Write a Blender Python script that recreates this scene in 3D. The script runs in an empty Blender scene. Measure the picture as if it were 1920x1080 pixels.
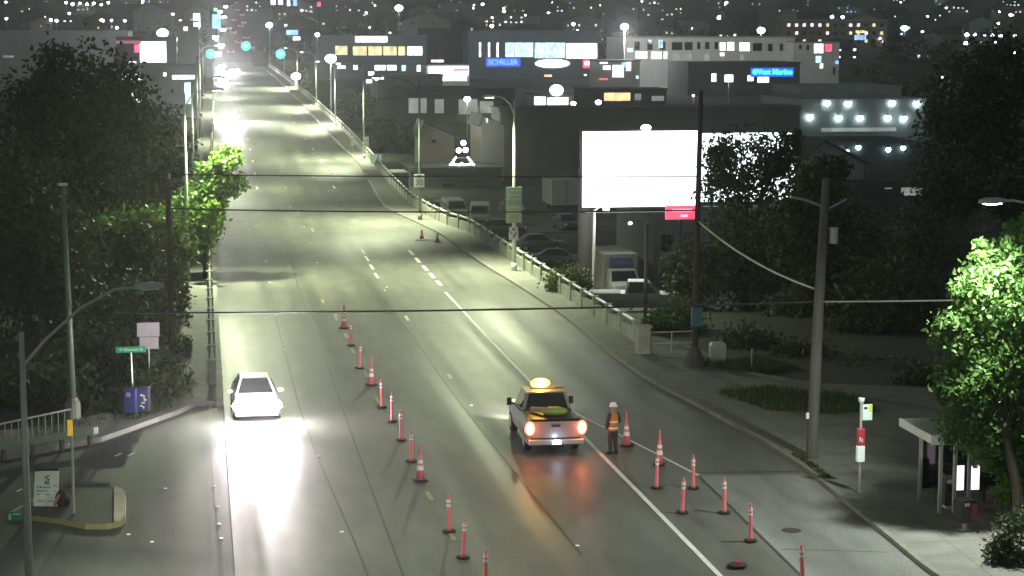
import bpy, bmesh, math, random
import numpy as np
from mathutils import Vector, Matrix, Euler
R = math.radians
C = bpy.context.scene.collection
scene = bpy.context.scene

# ---------------------------------------------------------------- camera
FPX, CAMZ, PITCH, YAW = 3700.0, 15.0, R(7.36), R(9.06)
cd = bpy.data.cameras.new('camera'); cam = bpy.data.objects.new('camera', cd); C.objects.link(cam)
cam.location = (0, 0, CAMZ); cam.rotation_euler = (R(90) - PITCH, 0, -YAW)
cd.sensor_width = 36; cd.lens = FPX / 1920 * 36; cd.clip_start = 0.5; cd.clip_end = 9000
scene.camera = cam

# ---------------------------------------------------------------- night sky
world = bpy.data.worlds.new('World'); scene.world = world; world.use_nodes = True
wn = world.node_tree; bg = wn.nodes['Background']
sky = wn.nodes.new('ShaderNodeTexSky'); sky.sky_type = 'NISHITA'; sky.sun_disc = False
sky.sun_elevation = R(2); sky.sun_rotation = R(200)
hs = wn.nodes.new('ShaderNodeHueSaturation'); hs.inputs['Saturation'].default_value = 0.15
wn.links.new(sky.outputs[0], hs.inputs['Color']); tint = wn.nodes.new('ShaderNodeMix'); tint.data_type = 'RGBA'; tint.blend_type = 'MULTIPLY'; tint.inputs['Factor'].default_value = 1
tint.inputs['B'].default_value = (.80, 1.0, .92, 1); wn.links.new(hs.outputs[0], tint.inputs['A']); wn.links.new(tint.outputs['Result'], bg.inputs['Color'])
bg.inputs['Strength'].default_value = 0.075

# ---------------------------------------------------------------- render settings
scene.view_settings.view_transform = 'Standard'; scene.view_settings.look = 'None'
scene.view_settings.exposure = 0.12; scene.view_settings.gamma = 1
scene.render.engine = 'CYCLES'
cy = scene.cycles
cy.use_denoising = True
cy.max_bounces = 5; cy.diffuse_bounces = 2; cy.glossy_bounces = 3; cy.transmission_bounces = 4
cy.transparent_max_bounces = 8; cy.volume_bounces = 0; cy.sample_clamp_indirect = 6
cy.caustics_reflective = False; cy.caustics_refractive = False
BLOOM_HAZE = 0.0003

# ---------------------------------------------------------------- picture point -> place
_f = Vector((math.sin(YAW)*math.cos(PITCH), math.cos(YAW)*math.cos(PITCH), -math.sin(PITCH)))
_r = Vector((math.cos(YAW), -math.sin(YAW), 0))
_u = Vector((math.sin(YAW)*math.sin(PITCH), math.cos(YAW)*math.sin(PITCH), math.cos(PITCH)))
CP = Vector((0, 0, CAMZ))
def ray(px, py): return _f + _r*((px-960)/FPX) + _u*((540-py)/FPX)
def at(px, py, z=0.0):
    d = ray(px, py); return CP + d*((z-CAMZ)/d.z)
def aty(px, py, Y):
    d = ray(px, py); return CP + d*(Y/d.y)
def up_to(px, py, base):
    "height above base.z of the picture row py, standing at base"
    d = ray(px, py); h = math.hypot(base.x, base.y); return CAMZ + d.z/math.hypot(d.x, d.y)*h
def sm(t): t = min(1, max(0, t)); return t*t*(3-2*t)
def lerp_tab(tab, v):
    if v <= tab[0][0]: return tab[0][1]
    for (a, b), (c, d) in zip(tab, tab[1:]):
        if v <= c: return b + (d-b)*(v-a)/(c-a)
    return tab[-1][1]
def gz(x, y):
    z = -0.06 - 3*sm((y-93)/45)
    if y > 640: z += 0.0385*(y-640)
    return z
DECK = [(0,0),(170,0),(230,.5),(271,1.2),(343,2.2),(430,3.2),(528,3.95),(600,4.2),(650,4.1),(700,3.2),(760,2.0),(800,3.6),(4000,126.6)]
def dz(y): return lerp_tab(DECK, y)

# ---------------------------------------------------------------- materials
MATS = {}
def mat(key, col, rough=.6, metal=0.0, var=.12, scale=3.0, bump=0.0, emit=None, es=0.0, trans=0.0, spec=.5, stretch=None, sample=True):
    if key in MATS: return MATS[key]
    m = bpy.data.materials.new(key); m.use_nodes = True; nt = m.node_tree
    b = nt.nodes['Principled BSDF']
    b.inputs['Roughness'].default_value = rough; b.inputs['Metallic'].default_value = metal
    b.inputs['Specular IOR Level'].default_value = spec
    tc = nt.nodes.new('ShaderNodeTexCoord'); mp = nt.nodes.new('ShaderNodeMapping')
    nt.links.new(tc.outputs['Object'], mp.inputs[0])
    if stretch: mp.inputs['Scale'].default_value = stretch
    nz = nt.nodes.new('ShaderNodeTexNoise'); nz.inputs['Scale'].default_value = scale; nz.inputs['Detail'].default_value = 4
    nt.links.new(mp.outputs[0], nz.inputs[0])
    mx = nt.nodes.new('ShaderNodeMix'); mx.data_type = 'RGBA'
    mx.inputs['A'].default_value = tuple(max(0, c*(1-var*2)) for c in col) + (1,)
    mx.inputs['B'].default_value = tuple(min(1, c*(1+var*2)) for c in col) + (1,)
    nt.links.new(nz.outputs['Fac'], mx.inputs['Factor']); nt.links.new(mx.outputs['Result'], b.inputs['Base Color'])
    if bump:
        bp = nt.nodes.new('ShaderNodeBump'); bp.inputs['Strength'].default_value = bump; bp.inputs['Distance'].default_value = .02
        nt.links.new(nz.outputs['Fac'], bp.inputs['Height']); nt.links.new(bp.outputs[0], b.inputs['Normal'])
    if emit:
        b.inputs['Emission Color'].default_value = tuple(emit) + (1,); b.inputs['Emission Strength'].default_value = es
    if trans:
        tr = nt.nodes.new('ShaderNodeBsdfTranslucent'); nt.links.new(mx.outputs['Result'], tr.inputs['Color'])
        ms = nt.nodes.new('ShaderNodeMixShader'); ms.inputs[0].default_value = trans
        nt.links.new(b.outputs[0], ms.inputs[1]); nt.links.new(tr.outputs[0], ms.inputs[2])
        nt.links.new(ms.outputs[0], nt.nodes['Material Output'].inputs['Surface'])
    if not sample: m.cycles.emission_sampling = 'NONE'
    MATS[key] = m; return m
def glow(key, col, es, sample=False):
    fresh = 'glow_'+key not in MATS; m = mat('glow_'+key, (.5,.5,.5), .5, emit=col, es=es, sample=sample, var=0)
    if fresh and key.startswith('win_'):      # uneven interiors behind lit glass
        nt = m.node_tree; nz = next(n for n in nt.nodes if n.type == 'TEX_NOISE'); nz.inputs['Scale'].default_value = .55
        mr = nt.nodes.new('ShaderNodeMapRange'); mr.inputs[1].default_value = .35; mr.inputs[2].default_value = .65; mr.inputs[3].default_value = es*.5; mr.inputs[4].default_value = es*1.25
        nt.links.new(nz.outputs['Fac'], mr.inputs[0]); nt.links.new(mr.outputs[0], nt.nodes['Principled BSDF'].inputs['Emission Strength'])
    return m

def asphalt(key, c, rough, tracks=True):
    m = bpy.data.materials.new(key); m.use_nodes = True; nt = m.node_tree; b = nt.nodes['Principled BSDF']; b.inputs['Specular IOR Level'].default_value = .28
    N = nt.nodes.new; L = nt.links.new
    tc = N('ShaderNodeTexCoord')
    def noise(sc, stretch=(1,1,1), det=5):
        mp = N('ShaderNodeMapping'); mp.inputs['Scale'].default_value = stretch; L(tc.outputs['Object'], mp.inputs[0])
        n = N('ShaderNodeTexNoise'); n.inputs['Scale'].default_value = sc; n.inputs['Detail'].default_value = det; L(mp.outputs[0], n.inputs[0]); return n
    streak = noise(1.0, (.75, .012, 1), 3); patch = noise(.16, (1, .6, 1), 5); fine = noise(22, (1, 1, 1), 3); blot = noise(1.3,(1,.25,1),4)
    def mul(a, lo, hi, f0=.3, f1=.7):
        r = N('ShaderNodeMapRange'); r.inputs[1].default_value = f0; r.inputs[2].default_value = f1; r.inputs[3].default_value = lo; r.inputs[4].default_value = hi
        L(a.outputs['Fac'], r.inputs[0]); return r
    def prod(a, b_):
        q = N('ShaderNodeMath'); q.operation = 'MULTIPLY'; L(a.outputs[0], q.inputs[0]); L(b_.outputs[0], q.inputs[1]); return q
    v = prod(prod(mul(streak, .74, 1.22), mul(patch, .82, 1.16)), prod(mul(fine, .62, 1.38), mul(blot, .84, 1.16)))
    cm = N('ShaderNodeMix'); cm.data_type = 'RGBA'; cm.blend_type = 'MULTIPLY'; cm.inputs['Factor'].default_value = 1
    cm.inputs['A'].default_value = tuple(c) + (1,); L(v.outputs[0], cm.inputs['B']); L(cm.outputs['Result'], b.inputs['Base Color'])
    rr = mul(streak, rough-.1, rough+.12); L(rr.outputs[0], b.inputs['Roughness'])
    bp = N('ShaderNodeBump'); bp.inputs['Strength'].default_value = .4; bp.inputs['Distance'].default_value = .012
    L(fine.outputs['Fac'], bp.inputs['Height']); L(bp.outputs[0], b.inputs['Normal'])
    MATS[key] = m; return m

M_ROAD = asphalt('asphalt', (.115,.116,.102), .52)
M_ROADD = asphalt('asphalt_dark', (.062,.062,.06), .6)
M_PAD = asphalt('concrete_pad', (.185,.19,.18), .62)
M_WALK = mat('sidewalk_concrete', (.17,.165,.15), .8, var=.2, scale=1.2, bump=.2)
M_KERB = mat('kerb_concrete', (.2,.195,.18), .8, var=.25, scale=2)
M_PARA = mat('parapet_concrete', (.25,.255,.21), .85, var=.25, scale=1.5, bump=.2)
M_SOIL = mat('soil', (.035,.038,.024), .95, var=.35, scale=.4, bump=.4)
M_GRASS = mat('grass_blade', (.06,.10,.03), .8, var=.35, scale=2, trans=.3)
M_WHITE = mat('white_marking', (.72,.72,.68), .6, var=.18, scale=4)
M_YEL = mat('yellow_marking', (.34,.29,.10), .6, var=.2, scale=4)
M_STEEL = mat('galvanised_steel', (.45,.47,.46), .4, .7, var=.1)
M_GALV = mat('painted_steel', (.42,.45,.42), .5, .2, var=.1)
M_DARK = mat('dark_metal', (.03,.03,.03), .5, .3)
M_GREENP = mat('green_pole_paint', (.14,.2,.14), .5, .1)
M_WOOD = mat('weathered_wood', (.06,.05,.042), .9, var=.3, scale=6, stretch=(1,1,.1), bump=.3)
M_WOODL = mat('grey_wood', (.10,.095,.088), .9, var=.25, scale=6, stretch=(1,1,.1), bump=.3)
M_RUB = mat('black_rubber', (.02,.02,.02), .8)
M_ORANGE = mat('orange_plastic', (.95,.19,.22), .5, var=.18, emit=None)
M_REFL = mat('white_reflective', (.85,.86,.84), .3, var=.05)
M_GLASS = mat('dark_glass', (.012,.014,.016), .08, var=.05, spec=.6)
M_WIRE = mat('wire_rubber', (.03,.03,.03), .6)
M_CABLE = mat('pale_cable', (.4,.4,.38), .5)
M_BARK = mat('bark', (.05,.042,.032), .95, var=.3, scale=8, bump=.4)

# ---------------------------------------------------------------- mesh builder
def tag(o, label=None, cat=None, group=None, kind=None):
    if label: o['label'] = label
    if cat: o['category'] = cat
    if group: o['group'] = group
    if kind: o['kind'] = kind
    return o
def empty(name, label, cat, loc=(0,0,0), rz=0.0, group=None):
    o = bpy.data.objects.new(name, None); C.objects.link(o); o.location = loc; o.rotation_euler = (0,0,rz)
    o.empty_display_size = .3
    return tag(o, label, cat, group)
class MB:
    def __init__(s): s.v = []; s.f = []; s.mi = []; s.cur = 0
    def quad(s, *p):
        n = len(s.v); s.v += [tuple(q) for q in p]; s.f.append(tuple(range(n, n+len(p)))); s.mi.append(s.cur); return s
    def box(s, c, d, rz=0, M=None):
        x, y, z = d[0]/2, d[1]/2, d[2]/2; n = len(s.v); cs, sn = math.cos(rz), math.sin(rz)
        for k in range(8):
            a = (x if k&1 else -x); b = (y if k&2 else -y); e = (z if k&4 else -z)
            p = (c[0]+a*cs-b*sn, c[1]+a*sn+b*cs, c[2]+e)
            if M: p = tuple(M @ Vector(p))
            s.v.append(p)
        for q in ((0,2,3,1),(4,5,7,6),(0,1,5,4),(2,6,7,3),(0,4,6,2),(1,3,7,5)):
            s.f.append(tuple(n+i for i in q)); s.mi.append(s.cur)
        return s
    def bb(s, x0, x1, y0, y1, z0, z1): return s.box(((x0+x1)/2,(y0+y1)/2,(z0+z1)/2),(x1-x0,y1-y0,z1-z0))
    def tube(s, pts, r, n=8, cap=True):
        pts = [Vector(p) for p in pts]; rs = r if isinstance(r, (list, tuple)) else [r]*len(pts); n0 = len(s.v)
        for i, p in enumerate(pts):
            t = (pts[min(i+1, len(pts)-1)] - pts[max(i-1, 0)]).normalized()
            a = t.cross(Vector((0,0,1)));  a = Vector((1,0,0)) if a.length < 1e-3 else a.normalized()
            b = t.cross(a)
            for k in range(n):
                w = 2*math.pi*k/n; s.v.append(tuple(p + (a*math.cos(w) + b*math.sin(w))*rs[i]))
        for i in range(len(pts)-1):
            for k in range(n):
                a, b = n0+i*n+k, n0+i*n+(k+1)%n; s.f.append((a, b, b+n, a+n)); s.mi.append(s.cur)
        if cap:
            s.f.append(tuple(n0+k for k in range(n))[::-1]); s.mi.append(s.cur)
            m = n0+(len(pts)-1)*n; s.f.append(tuple(m+k for k in range(n))); s.mi.append(s.cur)
        return s
    def prism(s, poly, z0, z1):
        n = len(poly); b = len(s.v); a = sum(poly[i][0]*poly[(i+1)%n][1]-poly[(i+1)%n][0]*poly[i][1] for i in range(n))
        if a < 0: poly = poly[::-1]
        s.v += [(p[0], p[1], z0) for p in poly] + [(p[0], p[1], z1) for p in poly]
        s.f += [tuple(range(b, b+n))[::-1], tuple(range(b+n, b+2*n))]; s.mi += [s.cur]*2
        for i in range(n):
            j = (i+1) % n; s.f.append((b+i, b+j, b+n+j, b+n+i)); s.mi.append(s.cur)
        return s
    def loft(s, secs, cap=True):
        n = len(secs[0]); b = len(s.v)
        for q in secs: s.v += [tuple(p) for p in q]
        for i in range(len(secs)-1):
            for k in range(n):
                j = (k+1) % n; s.f.append((b+i*n+k, b+i*n+j, b+(i+1)*n+j, b+(i+1)*n+k)); s.mi.append(s.cur)
        if cap:
            s.f.append(tuple(b+k for k in range(n))[::-1]); m = b+(len(secs)-1)*n; s.f.append(tuple(m+k for k in range(n))); s.mi += [s.cur]*2
        return s
    def ball(s, c, r, n=10, m=6):
        r = r if isinstance(r, (tuple, list)) else (r, r, r); b = len(s.v)
        for i in range(m+1):
            ph = math.pi*i/m
            for k in range(n):
                th = 2*math.pi*k/n; s.v.append((c[0]+r[0]*math.sin(ph)*math.cos(th), c[1]+r[1]*math.sin(ph)*math.sin(th), c[2]+r[2]*math.cos(ph)))
        for i in range(m):
            for k in range(n):
                j = (k+1) % n; s.f.append((b+i*n+k, b+(i+1)*n+k, b+(i+1)*n+j, b+i*n+j)); s.mi.append(s.cur)
        return s
    def build(s, name, mats, parent=None, smooth=False, bevel=0):
        me = bpy.data.meshes.new(name); me.from_pydata(s.v, [], s.f)
        mats = mats if isinstance(mats, (list, tuple)) else [mats]
        for m in mats: me.materials.append(m)
        if len(mats) > 1: me.polygons.foreach_set('material_index', s.mi)
        bm = bmesh.new(); bm.from_mesh(me); bmesh.ops.recalc_face_normals(bm, faces=bm.faces); bm.to_mesh(me); bm.free()
        if smooth: me.polygons.foreach_set('use_smooth', [True]*len(me.polygons))
        o = bpy.data.objects.new(name, me); C.objects.link(o)
        if parent: o.parent = parent
        if bevel:
            md = o.modifiers.new('bevel', 'BEVEL'); md.width = bevel; md.segments = 2; md.limit_method = 'ANGLE'
        return o
def copy_tree(o, parent=None):
    c = o.copy(); C.objects.link(c)
    if parent: c.parent = parent
    for ch in list(o.children): copy_tree(ch, c)
    return c
def lamp(kind, name, parent, loc, power, col=(1,1,1), size=.1, aim=None, cone=120, blend=.5):
    l = bpy.data.lights.new(name, kind); l.energy = power; l.color = col
    l.shadow_soft_size = size
    if kind == 'SPOT': l.spot_size = R(cone); l.spot_blend = blend
    o = bpy.data.objects.new(name, l); C.objects.link(o); o.location = loc
    if parent: o.parent = parent
    if aim is not None: o.rotation_euler = Vector(aim).to_track_quat('-Z', 'Y').to_euler()
    return o
def text(name, body, size, m, parent, loc, rz=0, depth=.01, align='CENTER', sx=1, bold=0):
    cu = bpy.data.curves.new(name, 'FONT'); cu.body = body; cu.size = size; cu.extrude = depth; cu.align_x = align; cu.align_y = 'CENTER'; cu.offset = bold
    t = bpy.data.objects.new(name+'_t', cu); C.objects.link(t)
    bpy.context.view_layer.update()
    me = bpy.data.meshes.new_from_object(t.evaluated_get(bpy.context.evaluated_depsgraph_get()))
    bpy.data.objects.remove(t); me.materials.clear(); me.materials.append(m)
    o = bpy.data.objects.new(name, me); C.objects.link(o); o.location = loc; o.rotation_euler = (R(90), 0, rz); o.scale = (sx, 1, 1)
    if parent: o.parent = parent
    return o
# ================================================================ setting
def sheet(name, pts, m, z):
    b = MB(); b.quad(*[(p[0], p[1], z) for p in pts]); o = b.build(name, m); tag(o, kind='structure')
    if o.data.polygons[0].normal.z < 0: o.data.flip_normals()
    return o
# ground: one sheet from behind the camera to beyond the hill
b = MB(); ys = [-40,20,60,85,93,100,108,116,124,132,138,160,240,400,640,700,800,1000,1400,2000,2800,4200]; xs = [-900,-300,-100,-40,0,40,100,300,900,1800]
for y0, y1 in zip(ys, ys[1:]):
    for x0, x1 in zip(xs, xs[1:]): b.quad((x0,y0,gz(0,y0)),(x1,y0,gz(0,y0)),(x1,y1,gz(0,y1)),(x0,y1,gz(0,y1)))
tag(b.build('ground', mat('ground_soil', (.05,.052,.045), .95, var=.4, scale=.08)), kind='structure')

# edges of the carriageway as (distance along, across)
LEFT = [(30,.75),(76,.85),(120,1.0),(170,1.35),(222,1.9),(271,2.6),(343,3.3),(430,4.1),(528,5.0),(600,5.5),(700,6.2),(800,7),(4000,35)]
RKERB = [(30,22.0)]
for px, py in ((1780,1110),(1700,1042),(1600,958),(1500,876),(1440,838),(1340,780),(1215,716),(1130,655),(1050,590),(960,531),(905,498),(825,440),(780,418),(722,392)):
    p = at(px, py); RKERB.append((p.y, p.x))
RKERB += [(222,17.9),(271,18.0),(343,18.6),(430,19.3),(528,20.0),(600,20.6),(700,21.6),(800,22.5),(4000,52)]
RKERB.sort()
RPAR = [(91.5,20.9),(105,20.6),(125,20.35),(147,20.2),(153,19.2),(160,18.7),(172,18.4),(196,18.8),(226,19.6),(271,20.3),(343,20.9),(430,21.5),(528,22.1),(600,22.7),(690,23.5)]
Ls = lambda y: lerp_tab(LEFT, y)
Rk = lambda y: lerp_tab(RKERB, y)
Rp = lambda y: lerp_tab(RPAR, y)
def strip(name, ya, yb, fa, fb, m, off, step=6.0, thick=None):
    b = MB(); n = max(1, int((yb-ya)/step)); ys = [ya+(yb-ya)*i/n for i in range(n+1)]
    if thick is None:
        for y0, y1 in zip(ys, ys[1:]): b.quad((fa(y0),y0,dz(y0)+off),(fb(y0),y0,dz(y0)+off),(fb(y1),y1,dz(y1)+off),(fa(y1),y1,dz(y1)+off))
    else:
        b.loft([[(fa(y),y,dz(y)+off-thick),(fb(y),y,dz(y)+off-thick),(fb(y),y,dz(y)+off),(fa(y),y,dz(y)+off)] for y in ys])
    return b.build(name, m)
tag(strip('road', 28, 800, Ls, Rk, M_ROAD, 0.0, 5), kind='structure')
tag(strip('avenue', 800.5, 3600, Ls, Rk, M_ROADD, 0.25, 40), kind='structure')
# kerbs and pavements
tag(strip('kerb_right', 40, 690, Rk, lambda y: Rk(y)+.16, M_KERB, .15, 4, .5), kind='structure')
WALKR = [(40,60),(73,60),(77,30),(82,23.6),(92,23.4),(93,21.2)]
def wr(y): return lerp_tab(WALKR, y) if y < 93 else max(Rk(y)+.5, Rp(y)+.25)
tag(strip('pavement_right', 40, 690, lambda y: Rk(y)+.16, wr, M_WALK, .146, 4, 1.0), kind='structure')
tag(strip('pavement_left', 80, 690, lambda y: Ls(y)-2.1, lambda y: Ls(y)-.3, M_WALK, .146, 4, 1.0), kind='structure')
tag(strip('kerb_left', 79, 690, lambda y: Ls(y)-.3, Ls, M_KERB, .15, 4, .5), kind='structure')
tag(strip('bridge_side', 96, 690, lambda y: Ls(y)-2.2, lambda y: Rp(y)+.3, M_PARA, -.12, 8, 4.0), kind='structure')
# side street joining on the left, pavement corner beyond it
ss = [at(395,762), at(330,785), at(190,836), at(0,872), at(-200,905), at(-200,1300), at(440,1300)]
ss = [(min(p.x, .8), p.y) for p in ss]; ss[0] = (.8, ss[0][1]); ss[-1] = (.76, 32)
sheet('side_street', ss, M_ROADD, -.004)
cr = [at(386,690), at(386,752), at(330,776), at(190,826), at(-60,874), at(-60,820), at(120,800), at(230,770), at(300,735), at(330,690)]
b = MB(); b.prism([(min(p.x, .54), p.y) for p in cr], -.3, .13); tag(b.build('pavement_corner', M_WALK), kind='structure')
# concrete bus pad in the kerb lane
pd = [at(1310,892), at(1516,890), at(1600,960), at(1700,1044), at(1790,1120), at(1560,1140)]
sheet('bus_pad', [(min(p.x, Rk(p.y)-.02), p.y) for p in pd], M_PAD, .005)
# pavement scoring
b = MB(); y = 42.0
while y < 130:
    if y < 92: xa, xb = Rk(y)+.2, min(Rk(y)+4.6, wr(y)-.1)
    else: xa, xb = Rk(y)+.2, wr(y)-.3
    if xb-xa > .5: b.quad((xa,y,.1485),(xb,y,.1485),(xb,y+.02,.1485),(xa,y+.02,.1485))
    y += 1.5
for off in (1.5, 3.0):
    for k in range(24):
        y0 = 42+k*1.5; b.quad((Rk(y0)+off,y0,.149),(Rk(y0)+off+.02,y0,.149),(Rk(y0+1.5)+off+.02,y0+1.5,.149),(Rk(y0+1.5)+off,y0+1.5,.149))
tag(b.build('pavement_joints', mat('joint_dark', (.06,.058,.052), .9)), kind='structure')
# seams and tar lines
M_TAR = mat('tar_seam', (.045,.045,.042), .6)
M_PALE = mat('pale_joint', (.22,.22,.2), .7)
def line(b, pts, w, z=.008):
    for p, q in zip(pts, pts[1:]):
        d = (q-p); nrm = Vector((-d.y, d.x, 0)).normalized()*w/2
        for s in (0,): b.quad(*[(v.x, v.y, dz(v.y)+z) for v in (p-nrm, p+nrm, q+nrm, q-nrm)])
b = MB()
for ln in ([(508,546),(517,600),(533,656),(546,705),(560,760),(585,830),(620,915),(662,1010),(690,1080)], [(392,720),(398,850),(404,930),(412,1000),(424,1090)],
           [(545,480),(560,545),(600,640),(640,760),(690,900),(760,1090)], [(720,560),(780,640),(850,740),(960,880),(1090,1040)]):
    line(b, [at(*p) for p in ln], .075)
line(b, [at(1310,886), at(1500,884)], .12, .009); line(b, [at(1310,892), at(1400,980), at(1500,1078), at(1540,1120)], .10, .009)
line(b, [at(1462,1030), at(1668,1036)], .05, .010)
tag(b.build('tar_seams', M_TAR), kind='structure')
b = MB()
for y in (106, 127, 150): 
    line(b, [Vector((Ls(y)+.1,y,0)), Vector((7,y,0)), Vector((Rk(y)-.1,y+.2,0))], .16)
tag(b.build('road_joints', M_PALE), kind='structure')
# white paint
b = MB()
line(b, [at(*p) for p in ((1400,1130),(1350,1080),(1230,957),(1110,835),(1000,722),(960,680),(910,628),(868,583),(835,548))], .16, .012)
line(b, [at(*p) for p in ((1310,892),(1240,856),(1165,818),(1085,778),(1040,752))], .10, .012)
def dash(b, px, py, dpx, dpy, w=.13): line(b, [at(px-dpx/2, py-dpy/2), at(px+dpx/2, py+dpy/2)], w, .012)
for px, py in ((771,474),(783,488),(797,503),(810,517),(823,531)): dash(b, px, py, 8, 9, .22)
for px, py in ((681,472),(688,485),(697,501),(763,597),(843,706),(706,517)): dash(b, px, py, 6, 9, .16)
for px, py in ((222,853),(245,853),(36,920)): dash(b, px, py, 12, -6, .12)
# white dashes far out on the deck
for k in range(22):
    y = 190+k*18
    for t in (.27, .76):
        x = Ls(y)*(1-t)+Rk(y)*t; line(b, [Vector((x,y,0)), Vector((x,y+3,0))], .13, .012)
tag(b.build('white_road_marking', M_WHITE), kind='structure')
b = MB()
for px, py, dx, dy in ((630,595,3,12),(649,630,4,8),(662,658,5,10),(686,702,6,11),(708,750,7,14),(805,930,9,16),(848,1005,11,18),(605,565,3,8)): dash(b, px, py, dx, dy, .15)
for k in range(18):
    y = 150+k*20; x = Ls(y)*.51+Rk(y)*.49-.6; line(b, [Vector((x,y,0)), Vector((x,y+3,0))], .13, .012)
tag(b.build('yellow_road_marking', M_YEL), kind='structure')

# grass verges (stuff): blades
def grass(name, polys, n, h, seed):
    rnd = random.Random(seed); b = MB()
    for poly in polys:
        x0, x1 = min(p[0] for p in poly), max(p[0] for p in poly); y0, y1 = min(p[1] for p in poly), max(p[1] for p in poly); k = 0; tries = 0
        while k < n and tries < n*6:
            tries += 1
            x, y = rnd.uniform(x0, x1), rnd.uniform(y0, y1); ins = False; j = len(poly)-1
            for i in range(len(poly)):
                a, c = poly[i], poly[j]
                if (a[1] > y) != (c[1] > y) and x < (c[0]-a[0])*(y-a[1])/(c[1]-a[1])+a[0]: ins = not ins
                j = i
            if not ins: continue
            k += 1; w = rnd.uniform(.02,.05); a = rnd.uniform(0, 6.28); hh = h*rnd.uniform(.5,1.3); l = rnd.uniform(-.5,.5)*hh
            zz = .14 if y < 93 and x > Rk(y)+.16 and x < wr(y) else gz(x, y)
            b.quad((x-w*math.cos(a),y-w*math.sin(a),zz),(x+w*math.cos(a),y+w*math.sin(a),zz),(x+l*math.sin(a),y-l*math.cos(a),zz+hh))
    o = b.build(name, M_GRASS); tag(o, kind='stuff'); return o
def P(*px): return [tuple(at(*p).xy) for p in px]
grass('verge_grass', [P((1340,742),(1440,735),(1600,752),(1650,778),(1560,784),(1440,776)), P((1300,690),(1420,670),(1500,690),(1400,705))], 2600, .30, 1)
grass('kerb_weeds', [P((1470,856),(1505,862),(1560,905),(1530,898))], 300, .16, 2)
grass('corner_grass', [P((60,800),(240,740),(330,700),(330,760),(200,800),(60,822)), P((240,780),(330,745),(330,770),(250,795))], 2500, .3, 3)
# ================================================================ bridge parapets
M_RAIL = mat('pale_rail', (.78,.8,.76), .35, .1, var=.05)
def parapet(name, label, fx, y0, y1, side, post_gap=3.0):
    root = empty(name, label, 'parapet', (fx(y0), y0, dz(y0)))
    ox, oy, oz = root.location
    ys = []; y = y0
    while y < y1: ys.append(y); y += post_gap if y < 260 else post_gap*2.2
    b = MB(); b.loft([[(fx(v)-.1-ox, v-oy, dz(v)-oz-.25),(fx(v)+.1-ox, v-oy, dz(v)-oz-.25),(fx(v)+.1-ox, v-oy, dz(v)-oz+.80),(fx(v)-.1-ox, v-oy, dz(v)-oz+.80)] for v in ys+[y1]]); b.build('wall', M_PARA, root)
    b = MB(); b.tube([(fx(v)-ox, v-oy, dz(v)-oz+1.12) for v in ys+[y1]], .065, 6); b.build('handrail', M_RAIL if side > 0 else M_PARA, root)
    pm = MB(); pm.box((0,0,.5),(.30,.34,1.06)); pm.box((0,0,1.05),(.36,.4,.06)); p0 = None
    for i, v in enumerate(ys[:98]):
        if p0 is None: p0 = o = pm.build('post', M_PARA, root)
        else: o = p0.copy(); C.objects.link(o)
        o.location = (fx(v)-ox, v-oy, dz(v)-oz+.13)
    return root
parapet('bridge_parapet', 'concrete bridge parapet with pale steel handrail along the right pavement', Rp, 92.6, 640, 1)
parapet('bridge_parapet', 'low concrete parapet with posts along the bridge left of the oncoming lane', lambda y: Ls(y)-.42, 84, 640, -1, 4)
# end pillar
p = at(1205, 668); r_ = empty('end_pillar', 'square concrete pillar where the right bridge parapet ends', 'pillar', p)
b = MB(); b.box((0,0,.62),(.62,.62,1.5)); b.build('shaft', M_PARA, r_, bevel=.03); b = MB(); b.box((0,0,1.42),(.74,.74,.1)); b.build('cap', M_PARA, r_)
# pipe railing
p = at(1218, 668); r_ = empty('pipe_railing', 'grey two rail pipe railing between concrete pillar and dark utility pole', 'railing', p)
for x in (.05, 1.05, 2.1): b = MB(); b.tube([(x,0,-.1),(x,0,1.15)], .035, 6); b.build('post', M_GALV, r_)
for z in (.6, 1.13): b = MB(); b.tube([(0,0,z),(2.15,0,z)], .03, 6); b.build('rail', M_GALV, r_)

# ================================================================ street lamps
LCOL = (.90, 1.0, .63)
def street_lamp(base, h, arm, label, power=0, group='street lamps along the bridge', col=LCOL, cone=128, r=.11, m=None, drop=.0, lens=None, rise=.9, aim=(0,0,-1), blend=.6, size=.25):
    m = m or M_GALV
    root = empty('street_lamp', label, 'street lamp', base, 0, group)
    b = MB(); b.tube([(0,0,0),(0,0,.5)], r*1.7, 10); b.tube([(0,0,.5),(0,0,h*.5),(0,0,h)], [r*1.15, r*.9, r*.62], 10); b.build('pole', m, root, True)
    ax, ay = arm; L = math.hypot(ax, ay)
    b = MB(); b.tube([(0,0,h-.9+.0),(ax*.2,ay*.2,h-.25),(ax*.5,ay*.5,h+.15*rise),(ax*.8,ay*.8,h+.28*rise),(ax,ay,h+.28*rise)], [r*.5,r*.45,r*.4,r*.36,r*.36], 6); b.build('arm', m, root, True)
    a = math.atan2(ay, ax); hz = h+.28*rise
    b = MB(); b.loft([[(x, -w, z0),(x, w, z0),(x, w*.8, z1),(x, -w*.8, z1)] for x, w, z0, z1 in ((-.1,.07,-.04,.06),(.1,.15,-.06,.1),(.5,.17,-.06,.1),(.75,.1,-.05,.05))])
    hd = b.build('lamp_head', m, root); hd.location = (ax, ay, hz); hd.rotation_euler = (0,0,a)
    lm = lens or glow('lens', (1,1,.85), 30)
    b = MB(); b.box((.32,0,-.075),(.46,.24,.03)); b.build('lens', lm, hd)
    if power: lamp('SPOT', 'lamp_light', hd, (.32,0,-.12), power, col, size, tuple(Matrix.Rotation(-a, 3, 'Z') @ Vector(aim)), cone, blend)
    return root
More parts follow.
